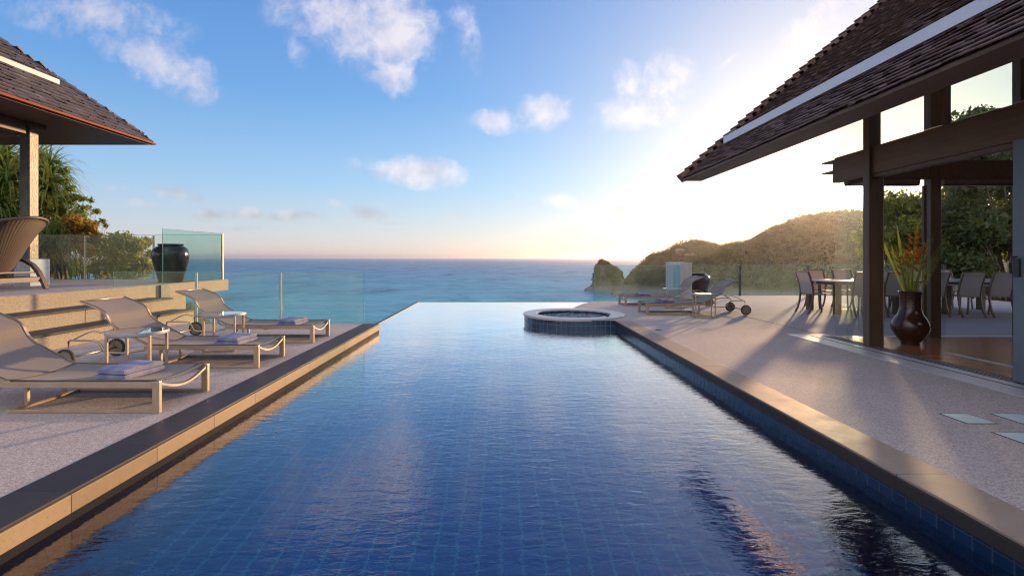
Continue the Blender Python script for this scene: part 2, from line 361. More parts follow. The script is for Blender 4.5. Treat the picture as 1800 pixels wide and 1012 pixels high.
M['wicker_dark'] = simple('dark_rattan_frame', (.06, .04, .03), (.13, .085, .06), 20, .5, 0, .5, .004, 60)
M['glass_block'] = simple('frosted_glass_block', (.55, .68, .64), (.62, .74, .70), 6, .18, 0, .05)
M['pale_strip'] = simple('pale_stone_strip', (.42, .40, .39), (.50, .48, .47), 5, .4)
M['black'] = simple('black_gap', (.012, .012, .012), (.02, .02, .02), 5, .5)
M['bark'] = simple('tree_bark', (.07, .05, .035), (.14, .10, .07), 6, .85, 0, .6, .02, 20, (1, 1, .3))
M['plaster'] = simple('house_wall', (.22, .17, .15), (.28, .22, .19), 1, .8)
M['terracotta'] = simple('pinkish_roof_tile', (.30, .17, .14), (.36, .21, .17), 1, .7)
def foliage(name, a, b, c3, tr=.35, hue=.5):
    m, N = mat(name)
    g = N.n('ShaderNodeNewGeometry')
    rnd = g.outputs['Random Per Island']
    nz = N.noise(g.outputs['Position'], hue, 3)
    c = N.ramp(rnd, [(0, a), (.55, b), (1, c3)])
    c = N.mix(N.math('MULTIPLY', nz, .7), c, a)
    pb = bsdf(N, c, .5, 0, **{'Specular IOR Level': .35})
    tl = N.n('ShaderNodeBsdfTranslucent', {'Color': N.mix(.55, c, (.55, .58, .12))}).outputs[0]
    out(N, N.n('ShaderNodeMixShader', {0: tr, 1: pb, 2: tl}).outputs[0]); return m
def _f(): pass
M['leaf_dark'] = foliage('dark_leaves', (.02, .04, .012), (.04, .075, .02), (.07, .10, .03), .25)
M['leaf_green'] = foliage('green_leaves', (.09, .16, .03), (.17, .26, .05), (.30, .33, .08), .45)
M['leaf_olive'] = foliage('olive_leaves', (.14, .17, .04), (.25, .26, .06), (.42, .33, .08), .45)
M['leaf_orange'] = foliage('amber_leaves', (.28, .16, .025), (.48, .22, .03), (.62, .30, .05), .4)
M['leaf_palm'] = foliage('strap_leaves', (.07, .14, .025), (.15, .24, .05), (.34, .34, .10), .45, 2.0)
m, N = mat('forest_leaves')
g_ = N.n('ShaderNodeNewGeometry'); nz = N.noise(g_.outputs['Position'], .13, 4, .6); n2 = N.noise(g_.outputs['Position'], .02, 3)
c = N.ramp(nz, [(.42, (.005, .012, .004)), (.49, (.026, .050, .012)), (.57, (.050, .078, .018)), (.68, (.085, .11, .026))])
c = N.mix(N.math('MULTIPLY', n2, .6), c, (.04, .06, .02))
pb = bsdf(N, c, .6, 0, **{'Specular IOR Level': .2}); tl = N.n('ShaderNodeBsdfTranslucent', {'Color': N.mix(.5, c, (.22, .22, .04))}).outputs[0]
out(N, N.n('ShaderNodeMixShader', {0: .2, 1: pb, 2: tl}).outputs[0]); M['forest'] = m
M['flower'] = foliage('orange_petals', (.60, .10, .02), (.75, .18, .03), (.85, .35, .06), .45)
m, N = mat('rocky_ground')
co = N.n('ShaderNodeNewGeometry').outputs['Position']
nz = N.noise(co, .12, 8, .65); n2 = N.noise(co, .9, 6, .7)
nn = N.n('ShaderNodeSeparateXYZ', {0: N.n('ShaderNodeNewGeometry').outputs['Normal']}).outputs[2]
c = N.ramp(nz, [(.35, (.045, .05, .022)), (.6, (.085, .085, .035))])
rock = N.ramp(n2, [(.3, (.10, .085, .07)), (.7, (.24, .21, .18))])
zz = N.n('ShaderNodeSeparateXYZ', {0: co}).outputs[2]
shore = N.n('ShaderNodeMapRange', {0: zz, 1: -22.5, 2: -19.5, 3: 1., 4: 0.}).outputs[0]
shore = N.math('ADD', shore, N.math('MULTIPLY', N.math('SUBTRACT', n2, .5), .8), clamp=True)
c = N.mix(shore, c, rock)
out(N, bsdf(N, c, .9, 0, n2, .8, .6)); M['ground'] = m

# ------------------------------------------------------------------ mesh helpers
class MB:
    def __init__(s): s.v = []; s.f = []; s.uv = None; s.smooth = False
    def add(s, vs, fs):
        o = len(s.v); s.v += [tuple(x) for x in vs]; s.f += [tuple(i+o for i in f) for f in fs]; return s
    def box(s, x0, x1, y0, y1, z0, z1, b=0.0):
        if x0 > x1: x0, x1 = x1, x0
        if y0 > y1: y0, y1 = y1, y0
        if z0 > z1: z0, z1 = z1, z0
        b = min(b, (x1-x0)/3, (y1-y0)/3, (z1-z0)/3)
        if b <= 0:
            vs = [(x, y, z) for z in (z0, z1) for y in (y0, y1) for x in (x0, x1)]
            fs = [(0, 2, 3, 1), (4, 5, 7, 6), (0, 1, 5, 4), (2, 6, 7, 3), (0, 4, 6, 2), (1, 3, 7, 5)]
            return s.add(vs, fs)
        import bmesh
        bm = bmesh.new(); bmesh.ops.create_cube(bm, size=1)
        for v_ in bm.verts:
            v_.co = Vector(((x0+x1)/2+v_.co.x*(x1-x0), (y0+y1)/2+v_.co.y*(y1-y0), (z0+z1)/2+v_.co.z*(z1-z0)))
        bmesh.ops.bevel(bm, geom=list(bm.edges), offset=b, segments=2, affect='EDGES', profile=.6)
        bm.verts.index_update()
        s.add([v_.co[:] for v_ in bm.verts], [[v_.index for v_ in f.verts] for f in bm.faces]); bm.free(); return s
    def tube(s, pts, w, h=None, up=(0, 0, 1), n=4, cap=True, closed=False):
        """sweep: n==4 rectangular w x h, otherwise round radius w/2; w may be a list"""
        P_ = [Vector(p) for p in pts]; L = len(P_); up = Vector(up); rings = []
        for i, p in enumerate(P_):
            if closed: t = (P_[(i+1) % L]-P_[i-1]).normalized()
            elif i == 0: t = (P_[1]-P_[0]).normalized()
            elif i == L-1: t = (P_[-1]-P_[-2]).normalized()
            else: t = ((P_[i+1]-p).normalized()+(p-P_[i-1]).normalized()).normalized()
            a = t.cross(up)
            if a.length < 1e-3: a = t.cross(Vector((1, 0, 0)) if abs(t.x) < .9 else Vector((0, 1, 0)))
            a.normalize(); b = a.cross(t).normalized()
            ww = w[i] if isinstance(w, (list, tuple)) else w
            hh = ww if h is None else h
            k = 1.0
            if not closed and 0 < i < L-1:
                c_ = max(.5, (P_[i+1]-p).normalized().dot(t)); k = 1.0/c_
            if n == 4: ring = [p+a*(ww/2*sx)+b*(hh/2*sy*k) for sx, sy in ((-1, -1), (1, -1), (1, 1), (-1, 1))]
            else: ring = [p+a*(ww/2*math.cos(2*math.pi*j/n))+b*(hh/2*math.sin(2*math.pi*j/n)) for j in range(n)]
            rings.append(ring)
        vs = [q for r_ in rings for q in r_]; fs = []
        for i in range(L if closed else L-1):
            i2 = (i+1) % L
            for j in range(n):
                fs.append((i*n+j, i*n+(j+1) % n, i2*n+(j+1) % n, i2*n+j))
        if cap and not closed:
            fs.append(tuple(range(n))[::-1]); fs.append(tuple((L-1)*n+j for j in range(n)))
        return s.add(vs, fs)
    def lathe(s, prof, c=(0, 0, 0), n=40, capb=True, capt=True):
        vs = []; fs = []
        for r_, z in prof:
            for j in range(n):
                a = 2*math.pi*j/n; vs.append((c[0]+r_*math.cos(a), c[1]+r_*math.sin(a), c[2]+z))
        for i in range(len(prof)-1):
            for j in range(n):
                fs.append((i*n+j, i*n+(j+1) % n, (i+1)*n+(j+1) % n, (i+1)*n+j))
        if capb: fs.append(tuple(range(n))[::-1])
        if capt: fs.append(tuple((len(prof)-1)*n+j for j in range(n)))
        return s.add(vs, fs)
    def prism(s, poly, z0, z1):
        n = len(poly)
        vs = [(x, y, z0) for x, y in poly]+[(x, y, z1) for x, y in poly]
        fs = [tuple(range(n))[::-1], tuple(range(n, 2*n))]+[(i, (i+1) % n, (i+1) % n+n, i+n) for i in range(n)]
        return s.add(vs, fs)
def link(o, parent=None):
    COL.objects.link(o)
    if parent is not None: o.parent = parent
    return o
def build(name, mb, m, parent=None, smooth=False, angle=None, loc=None, uv=None):
    me = bpy.data.meshes.new(name); me.from_pydata(mb.v, [], mb.f); me.update()
    if m is not None: me.materials.append(m)
    if smooth: me.polygons.foreach_set('use_smooth', [True]*len(me.polygons))
    if angle: 
        try: me.set_sharp_from_angle(angle=R(angle))
        except Exception: pass
    if uv:
        l = me.uv_layers.new(name='UVMap')
        for p in me.polygons:
            for li, vi in zip(p.loop_indices, p.vertices): l.data[li].uv = uv(me.vertices[vi].co, p)
    o = bpy.data.objects.new(name, me); link(o, parent)
    if loc: o.location = loc
    return o
def fast_mesh(name, V, F, m, parent=None):
    """V (n,3), F (k,4) numpy"""
    me = bpy.data.meshes.new(name); n, k = len(V), len(F)
    me.vertices.add(n); me.vertices.foreach_set('co', V.astype(np.float32).ravel())
    me.loops.add(k*4); me.loops.foreach_set('vertex_index', F.astype(np.int32).ravel())
    me.polygons.add(k); me.polygons.foreach_set('loop_start', np.arange(0, k*4, 4, dtype=np.int32))
    me.update(calc_edges=True); me.validate()
    me.materials.append(m)
    o = bpy.data.objects.new(name, me); return link(o, parent)
def tag(o, label=None, cat=None, group=None, kind=None):
    if label: o['label'] = label
    if cat: o['category'] = cat
    if group: o['group'] = group
    if kind: o['kind'] = kind
    return o
def thing(name, label, cat, loc=(0, 0, 0), rz=0, group=None):
    o = bpy.data.objects.new(name, None); link(o); o.location = loc; o.rotation_euler = (0, 0, rz)
    o.empty_display_size = .2
    return tag(o, label, cat, group)
def copy_tree(o, parent=None, label=None):
    c = o.copy(); COL.objects.link(c)
    if parent is not None: c.parent = parent
    if label: c['label'] = label
    for ch in list(o.children): copy_tree(ch, c)
    return c
def struct(name, mb, m, **kw): return tag(build(name, mb, m, **kw), kind='structure')
def at(px, py, Y): return ((px-880)*Y/870, Y, 1.25-(py-453)*Y/870)

# ------------------------------------------------------------------ leaf helpers
def leaf_quads(C, size, aspect=.45, up=.3, rng=RNG):
    """one folded-diamond-free quad per centre, random orientation"""
    n = len(C)
    d = rng.normal(size=(n, 3)); d[:, 2] -= up; d /= np.linalg.norm(d, axis=1)[:, None]
    q = rng.normal(size=(n, 3)); a = np.cross(d, q); a /= np.linalg.norm(a, axis=1)[:, None]
    s = (size*(.6+.8*rng.random(n)))[:, None] if np.isscalar(size) else (size*(.6+.8*rng.random(n)))[:, None]
    V = np.stack([C-d*s*.5, C+a*s*aspect*.5, C+d*s*.5, C-a*s*aspect*.5], 1).reshape(-1, 3)
    F = np.arange(n*4).reshape(-1, 4)
    return V, F
def clump_points(centres, radii, n_per, rng=RNG, shell=.55):
    out_ = []
    for c, r_ in zip(centres, radii):
        n = int(n_per)
        d = rng.normal(size=(n, 3)); d /= np.linalg.norm(d, axis=1)[:, None]
        rr = (shell+(1-shell)*rng.random(n))[:, None]
        out_.append(np.array(c)+d*rr*np.array(r_))
    return np.concatenate(out_)

# ================================================================== SETTING
# sea
mb = MB(); S = 20000
mb.add([(-S, -2000, -25), (S, -2000, -25), (S, S, -25), (-S, S, -25)], [(0, 1, 2, 3)])
struct('sea', mb, M['sea'])

# pool outline
JX, JY, JR = 1.60, 10.90, 1.08
arc = [(JX+JR*math.cos(R(a)), JY+JR*math.sin(R(a))) for a in range(-90, -271, -10)]     # front, left side, back
back = [(1.72, 12.12), (1.85, 12.45), (2.02, 12.95), (2.25, 13.5), (2.50, 13.95), (2.66, 14.25)]
POOL = [(-2.3, -3), (2.28, -3), (2.28, 9.82)]+arc+back+[(2.90, 15.72), (-2.60, 15.72), (-2.60, 9.36), (-2.3, 9.36)]
WZ = -.16; PB = -1.35
def wall_band(poly, z0, z1, mb=None):
    mb = mb or MB(); n = len(poly)
    mb.add([(x, y, z0) for x, y in poly]+[(x, y, z1) for x, y in poly], [(i, i+n, (i+1) % n+n, (i+1) % n) for i in range(n)])
    return mb
per = [0]
for i in range(len(POOL)): per.append(per[-1]+math.dist(POOL[i], POOL[(i+1) % len(POOL)]))
def build_uvwall(name, poly, z0, z1, m, parent=None, kind=None):
    n = len(poly); vs = []; fs = []; uvs = []; p = 0
    for i in range(n):
        a, b = poly[i], poly[(i+1) % n]; L = math.dist(a, b)
        o = len(vs); vs += [(a[0], a[1], z0), (b[0], b[1], z0), (b[0], b[1], z1), (a[0], a[1], z1)]
        fs.append((o, o+3, o+2, o+1)); uvs += [(p, z0), (p, z1), (p+L, z1), (p+L, z0)]; p += L
    me = bpy.data.meshes.new(name); me.from_pydata(vs, [], fs); l = me.uv_layers.new(name='UVMap')
    for i, uv in enumerate(uvs): l.data[i].uv = uv
    me.materials.append(m); o = bpy.data.objects.new(name, me); link(o, parent)
    if kind: o['kind'] = kind
    return o
ZR = -.165                                                       # overflow edge height
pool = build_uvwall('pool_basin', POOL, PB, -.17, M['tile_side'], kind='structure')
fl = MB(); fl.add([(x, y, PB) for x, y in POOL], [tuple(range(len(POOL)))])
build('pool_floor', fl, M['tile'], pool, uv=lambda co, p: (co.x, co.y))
# tiles between water and coping, where decks stand
def strip(poly, z0, z1, m, name, parent):
    vs = []; fs = []; uvs = []; p = 0
    for a, b in zip(poly[:-1], poly[1:]):
        L = math.dist(a, b); o = len(vs)
        vs += [(a[0], a[1], z0), (b[0], b[1], z0), (b[0], b[1], z1), (a[0], a[1], z1)]
        fs.append((o, o+3, o+2, o+1)); uvs += [(p, z0), (p, z1), (p+L, z1), (p+L, z0)]; p += L
    me = bpy.data.meshes.new(name); me.from_pydata(vs, [], fs); l = me.uv_layers.new(name='UVMap')
    for i, uv in enumerate(uvs): l.data[i].uv = uv
    me.materials.append(m); o = bpy.data.objects.new(name, me); return link(o, parent)
strip([(-2.297, 9.357), (-2.297, -3)], -.17, -.113, M['slate_dark'], 'waterline_tiles', pool)  # near-black strip paints the dark reflection below the left coping
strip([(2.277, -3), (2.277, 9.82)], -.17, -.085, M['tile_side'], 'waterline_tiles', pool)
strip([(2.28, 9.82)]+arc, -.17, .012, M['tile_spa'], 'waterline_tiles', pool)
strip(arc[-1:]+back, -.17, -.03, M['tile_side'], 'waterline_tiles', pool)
# water sheet
wm = MB(); wm.add([(x, y, WZ) for x, y in POOL], [tuple(range(len(POOL)))])
struct('pool_water', wm, M['water'])
# overflow walls
ow = MB()
ow.box(-2.68, -2.604, 9.37, 15.80, -4, -.150, .01); ow.box(-2.604, 3.0, 15.724, 15.80, -4, -.168, .01)
struct('pool_overflow_wall', ow, M['black'])

# left deck and coping
mb = MB(); mb.box(-6.1, -2.6, -3, 9.36, -4, 0)
struct('left_deck', mb, M['deck'])
mb = MB(); mb.box(-2.6, -2.3, -3, 9.36, -.012, .006, .004); lc = struct('left_pool_coping', mb, M['slate'])
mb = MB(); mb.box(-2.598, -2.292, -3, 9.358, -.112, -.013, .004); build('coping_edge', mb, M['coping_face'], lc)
mb = MB(); mb.box(-2.6, -2.31, -3, 9.355, -4, -.113); build('pool_wall', mb, M['concrete'], lc)
# right deck: polygon with the curve round the spa
dk = [(2.58, -3), (4.68, -3), (4.68, 8.1), (5.30, 8.1), (5.30, 7.92), (14.5, 7.92), (14.5, 16.45), (5.2, 16.45), (5.2, 14.32), (2.66, 14.32)]+back[::-1][1:]
dk += [(JX+JR*.9*math.cos(R(a)), JY+JR*.9*math.sin(R(a))) for a in (95, 70, 45, 20, 0, -20, -45, -70, -88)]+[(1.62, 9.825), (2.58, 9.825)]
mb = MB(); mb.prism(dk, -4, 0)
struct('right_deck', mb, M['deck'])
mb = MB(); mb.box(2.28, 2.58, -3, 9.815, -.010, .006, .004); rc = struct('right_pool_coping', mb, M['sandstone'])
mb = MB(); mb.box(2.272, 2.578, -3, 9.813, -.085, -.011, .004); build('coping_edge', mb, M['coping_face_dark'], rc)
mb = MB(); mb.box(2.29, 2.58, -3, 9.81, -4, -.086); build('pool_wall', mb, M['concrete'], rc)
# deck joints
mb = MB()
mb.box(5.215, 5.228, 8.1, 10.7, .001, .004); struct('deck_joint', mb, M['black'])
mb = MB(); mb.box(5.22, 14.5, 12.0, 12.012, .001, .003); mb.box(2.7, 5.215, 10.695, 10.703, .001, .003)
mb.box(9.2, 9.21, 8, 16.4, .001, .003)
struct('terrace_joint', mb, M['pale_strip'])
# stone sill along the pavilion
mb = MB(); mb.box(4.68, 5.12, -3, 8.1, -.2, .005, .003); mb.box(5.12, 5.32, 7.9, 8.1, -.2, .005)
struct('stone_sill', mb, M['pale_strip'])

# steps and raised terrace on the left
ST = [(-6.1, -6.55, .23), (-6.55, -7.0, .46)]
mb = MB()
for x1, x0, z in ST: mb.box(x0, x1, -3, 9.85, -4, z-.035)
mb.box(-7.04, -7.0, -3, 9.85, -4, .46)
st = struct('steps', mb, M['concrete'])
for x1, x0, z in ST:
    t_ = MB(); t_.box(x0, x1+.02, -3, 9.87, z-.033, z, .004); build('tread', t_, M['slate'], st)
mb = MB()
for x1, x0, z in ST:
    for y in np.arange(-1.2, 9.6, 1.8): mb.box(x1, x1+.002, y, y+.008, z-.22, z-.036)
build('riser_joint', mb, M['slate_dark'], st)['kind'] = 'stuff'
# a lower landing slab carrying the steps' far end
mb = MB(); mb.box(-17, -7.04, -3, 12.8, .42, .69, .006); mb.box(-17, -7.05, -3, 10.2, -4, .418); mb.box(-9, -7.06, 10.45, 11.1, -4, .418)
struct('raised_terrace', mb, M['concrete'])
mb = MB(); mb.box(-17, -7.06, -3, 12.78, .692, .700); struct('terrace_paving', mb, M['deck'])
mb = MB(); mb.box(-7.03, -6.98, 10.18, 10.46, .30, .688); tag(build('dark_gap_box', mb, M['black']), 'dark slot in the pale concrete wall at the top of the steps', 'wall_gap')  # black box put in for the dark of the wall opening
mb = MB(); mb.box(-6.98, -6.4, 9.9, 10.0, -3, .1); mb.box(-7.6, -7.03, 10.2, 10.46, -4, .418)
tag(build('retaining_wall', mb, M['concrete']), 'pale rendered wall stub at the far end of the steps', 'wall')

# ground below and around the house
def terrain(x, y):
    dx_ = max(0, -x-17, x-15); dy_ = max(0, y-16)
    d = math.hypot(dx_, dy_)
    k = .9
    if x > 9: k = .9-.7*min(1, (x-9)/6)
    if x < -9: k = .9-.6*min(1, (-x-9)/4)
    z0 = -3.6
    if x > 9: z0 = -3.6+2.2*min(1, (x-9)/5)
    if x < -8.5 and y > 12.7: z0 = -3.6+3.4*min(1, (-x-8.5)/1.5)
    nz = .5*math.sin(x*.7+y*.3)*math.cos(y*.5-x*.2)
    return z0-d*k+nz*min(1, d*.2)
xs = np.concatenate([np.arange(-70, -20, 4), np.arange(-20, 30, 1.0), np.arange(30, 91, 4)]); ys = np.concatenate([np.arange(-30, 0, 5), np.arange(0, 40, 1.0), np.arange(40, 81, 4)])
vs = [(x, y, terrain(x, y)) for y in ys for x in xs]; nx = len(xs)
fs = [(j*nx+i, j*nx+i+1, (j+1)*nx+i+1, (j+1)*nx+i) for j in range(len(ys)-1) for i in range(nx-1)
      if not (-17 <= xs[i] and xs[i+1] <= 15 and ys[j+1] <= 12.6) and not (-8 <= xs[i] and xs[i+1] <= 9 and ys[j+1] <= 16)]
mb = MB(); mb.add(vs, fs); struct('ground', mb, M['ground'], smooth=True)

# headland across the bay
SIL = [(1066, 519), (1080, 512), (1094, 503), (1105.5, 489), (1122, 469), (1136, 457), (1158, 444), (1178, 440), (1194, 432), (1219, 425), (1247, 428), (1267, 435), (1289, 428),
       (1311, 426), (1333, 417), (1355, 404), (1372, 398), (1401, 385), (1457, 374), (1516, 372), (1600, 376), (1700, 380), (1900, 370), (2300, 360), (2600, 390)]
A_ = np.array([(p[0]-880)/870 for p in SIL]); S_ = np.array([(453-p[1])/870 for p in SIL])
def vnoise(x, y, s):
    return (math.sin(x/s*1.3+1.7*math.sin(y/s*.9))+math.sin(y/s*1.1+2.1*math.sin(x/s*.7+1)))*.5
def head(a, t):
    """t 0 shore .. 1 ridge .. 1.6 behind"""
    Y0 = 345-40*min(1, max(0, a-.26)/.6); Yr = Y0+55+60*min(1, max(0, (a-.22))/.15)
    Y = Y0+(Yr-Y0)*t
    s = float(np.interp(a, A_, S_)); zr = 1.25+s*Yr-4.6*min(1, max(0, a-.235)/.05)
    if t <= 1: z = -27+(zr+27)*(1-(1-t)**1.7)
    else: z = zr-(t-1)*40
    ndamp = math.sin(min(1, t)*math.pi)
    z += ndamp*(2.6*vnoise(a*Y, Y, 16)+1.3*vnoise(a*Y+50, Y, 6))
    return (a*Y, Y, z)
aa = np.concatenate([np.arange(.213, .9, .006), np.arange(.9, 2.0, .03)]); tt = np.concatenate([np.arange(0, 1.01, .04), [1.1, 1.3, 1.6]])
vs = [head(a, t) for t in tt for a in aa]; na = len(aa)
fs = [(j*na+i, j*na+i+1, (j+1)*na+i+1, (j+1)*na+i) for j in range(len(tt)-1) for i in range(na-1)]
mb = MB(); mb.add(vs, fs); struct('headland', mb, M['ground'], smooth=True)
def forest(name, centres, radii, n_per, size, m):
    k = len(centres); C = np.array(centres); Rr = np.array(radii)
    d = RNG.normal(size=(k, n_per, 3)); d[:, :, 2] = np.abs(d[:, :, 2])*1.1-.25; d /= np.linalg.norm(d, axis=2)[:, :, None]
    lump = 1+.34*np.sin(d[:, :, 0]*5+C[:, None, 0])*np.cos(d[:, :, 1]*4+C[:, None, 1])
    rr = (.72+.33*RNG.random((k, n_per)))*lump
    pts = C[:, None, :]+d*rr[:, :, None]*Rr[:, None, :]
    V, F = leaf_quads(pts.reshape(-1, 3), size, .8, .0)
    return tag(fast_mesh(name, V, F, m), kind='stuff')
cs = []; rs = []
for i in range(3000):
    if i < 2300: a = .256+random.random()**1.25*.62; t = random.random()**.8*1.02+.05
    else: a = .245+(i-2300)/700*.75; t = .92+random.random()*.12
    x, y, z = head(a, min(t, 1.08))
    if z < -19: continue
    r_ = random.choice((2.4, 3.2, 4.2, 5.6))*random.uniform(.85, 1.15)*(1 if a > .3 else .4+(a-.252)*5)
    cs.append((x, y, z+r_*random.uniform(-.1, .55))); rs.append((r_*1.1, r_*1.1, r_*random.uniform(.7, 1.05)))
for i in range(330):
    a = random.uniform(.30, 1.1); x, y, z = head(a, random.choice((.99, 1.0, .8, .6, .4))*random.uniform(.94, 1.03)); r_ = random.uniform(2.2, 4.4)
    cs.append((x, y, z+r_*random.uniform(.7, 1.3))); rs.append((r_*1.25, r_*1.25, r_*.6))
forest('forest_canopy', cs, rs, 110, 1.0, M['forest'])
# island rock
def isl(x, y):
    u_ = (x-75)/26.0
    prof = np.interp(u_, [-.35, -.12, 0, .1, .22, .35, .5, .7, .85, 1.0, 1.15], [-28, -24.5, -21, -7, -3.0, -2.8, -4.2, -7.5, -12, -20, -28])
    dyy = abs(y-402)/17.0
    zz_ = -28+(prof+28)*max(0, 1-dyy**2.2)
    return zz_+1.5*vnoise(x, y, 2.8)+1.0*vnoise(x+9, y, 1.1)
gx = np.arange(60, 112, .9); gy = np.arange(383, 422, .9)
vs = [(x, y, isl(x, y)) for y in gy for x in gx]; nx = len(gx)
fs = [(j*nx+i, j*nx+i+1, (j+1)*nx+i+1, (j+1)*nx+i) for j in range(len(gy)-1) for i in range(nx-1)]
mb = MB(); mb.add(vs, fs); struct('island_rock', mb, M['ground'], smooth=True)
cs = []; rs = []
for i in range(420):
    x = random.uniform(76, 99); y = random.uniform(387, 410); z = isl(x, y)
    if z < -18.5: continue
    r_ = random.choice((.5, .8, 1.1, 1.9)); cs.append((x, y, z+r_*.3)); rs.append((r_, r_, r_*.8))
forest('island_scrub', cs, rs, 70, .7, M['forest'])
# shoreline rocks
for i, (x, y, s) in enumerate([(71.5, 395, 3.4), (86, 388, 2.6), (79, 385, 2.0), (84.5, 352, 4.0), (90, 348, 3.2)]):
    import bmesh
    bm = bmesh.new(); bmesh.ops.create_icosphere(bm, subdivisions=3, radius=1)
    for v_ in bm.verts:
        k = 1+.28*vnoise(v_.co.x*3+i*7, v_.co.y*3+v_.co.z*2, .8); v_.co = Vector((x+v_.co.x*s*1.5*k, y+v_.co.y*s*k, -25+v_.co.z*s*.8*k))
    mb = MB(); bm.verts.index_update(); mb.add([v_.co[:] for v_ in bm.verts], [[v_.index for v_ in f.verts] for f in bm.faces]); bm.free()
    lab = ['dark rock breaking the water left of the islet', 'low rock at the foot of the islet, in front of it', 'small rock awash before the islet',
           'shore rock at the tip of the wooded headland', 'second shore rock, right of the one at the headland tip'][i]
    tag(build('sea_rock', mb, M['ground'], smooth=True), lab, 'rock', 'rocks along the shore')
# hillside houses
def house(a, t, w, label):
    x, y, z = head(a, t)
    o = thing('hillside_house', label, 'house', (x, y, z-1.2), R(-12), 'houses on the headland')
    b = MB(); b.box(-w/2, w/2, -3, 3, -4, 5.6); build('wall', b, M['plaster'], o)
    r_ = MB(); r_.add([(-w/2-.8, -3.8, 5.5), (w/2+.8, -3.8, 5.5), (w/2+.8, 3.8, 5.5), (-w/2-.8, 3.8, 5.5), (-w/2+2, 0, 7.4), (w/2-2, 0, 7.4)],
                      [(0, 1, 5, 4), (1, 2, 5), (2, 3, 4, 5), (3, 0, 4), (3, 2, 1, 0)]); build('roof', r_, M['terracotta'], o)
    q = MB(); q.box(-w*.2, w*.2, -3.08, -3.0, 3.6, 4.8); build('window', q, M['steel_dark'], o)
house(.383, .60, 9, 'pinkish hillside house, the lower right one of the pair among the trees')
house(.362, .74, 7, 'small pinkish hillside house, the upper left one below the skyline')

# ================================================================== SPA
sp = thing('spa_tub', 'round blue tiled spa tub with pale stone rim beside the pool', 'spa', (JX, JY, 0))
mb = MB(); mb.lathe([(JR+.02, -.012), (JR+.02, .026), (JR+.012, .034), (.965, .034), (.960, .029), (.952, .029), (.947, .034), (.815, .034), (.807, .026), (.807, -.012)], n=96, capb=False, capt=False)
build('rim', mb, M['pale_strip'], sp, smooth=True, angle=30)
pts = [(.807*math.cos(2*math.pi*k/72), .807*math.sin(2*math.pi*k/72)) for k in range(72)]
o = build_uvwall('inner_wall', pts[::-1], -.8, .0, M['tile_side'], sp)
mb = MB(); mb.lathe([(.001, -.045), (.806, -.045)], n=64, capb=False, capt=False); build('bubbling_water', mb, M['bubbles'], sp)
mb = MB(); mb.lathe([(.03, 0), (.03, .03), (.02, .045), (.012, .06)], (.62, -.62, .035), n=16); build('knob', mb, M['steel_dark'], sp, smooth=True)

# ================================================================== GLASS BALUSTRADES
def railing(name, label, p0, p1, z0, z1, n, gm, post=None, gap=.03, posts_at=None, th=.014):
    t = thing(name, label, 'balustrade', (0, 0, 0), 0, 'glass balustrades')
    p0 = Vector((*p0, 0)); p1 = Vector((*p1, 0)); d = (p1-p0); L = d.length; d.normalize(); nrm = Vector((-d.y, d.x, 0))*th/2
    w = L/n
    for i in range(n):
        a = p0+d*(i*w+gap/2); b = p0+d*((i+1)*w-gap/2)
        q = MB(); c = [a-nrm, b-nrm, b+nrm, a+nrm]
        q.add([(v_.x, v_.y, z0) for v_ in c]+[(v_.x, v_.y, z1) for v_ in c], [(0, 1, 5, 4), (1, 2, 6, 5), (2, 3, 7, 6), (3, 0, 4, 7), (4, 5, 6, 7), (3, 2, 1, 0)])
        gp = build('glass_panel', q, gm, t)
        e = MB(); e.tube([a+Vector((0, 0, z1+.004)), b+Vector((0, 0, z1+.004))], th*.9, .006)
        for s_ in (a-d*.0035, b+d*.0035): e.tube([(s_.x, s_.y, z0), (s_.x, s_.y, z1)], th*.9, .006, up=(d.x, d.y, 0))
        build('edge', e, M['glass_edge'], gp)
    if post:
        for i in (posts_at if posts_at is not None else range(n+1)):
            c = p0+d*(i*w); q = MB(); q.tube([(c.x, c.y, z0), (c.x, c.y, z1-.01)], post[0], post[1], up=(d.x, d.y, 0)); build('post', q, post[2], t)
    return t
railing('glass_balustrade', 'low clear balustrade at the far end of the left pool deck, sea behind it', (-2.54, 9.30), (-7.3, 9.30), -.02, .985, 3, M['glass'], (.012, .03, M['bright_metal']), .06, [1, 2])
railing('glass_balustrade', 'green tinted balustrade panel along the raised terrace edge in front of the big urn', (-7.09, 10.37), (-7.09, 12.62), .62, 1.865, 1, M['glass_green'], (.03, .03, M['steel']), .03, [1])
railing('glass_balustrade', 'balustrade at the back of the raised terrace, bushes behind it', (-7.12, 12.66), (-15.9, 12.66), .70, 1.83, 5, M['glass_rear'], (.035, .03, M['steel']), .05)
railing('glass_balustrade', 'balustrade panel beside the spa, islet seen through it', (2.70, 14.27), (5.15, 14.27), 0, 1.02, 1, M['glass'], None, .02)
railing('glass_balustrade', 'long balustrade behind the dining terrace with dark posts, hill behind it', (5.65, 16.35), (14.65, 16.35), 0, 1.02, 4, M['glass'], (.07, .04, M['steel_dark']), .05)
railing('glass_balustrade', 'short return of balustrade beside the pale stone pillar', (5.2, 14.35), (5.2, 14.85), 0, 1.02, 1, M['glass'], None, .02)

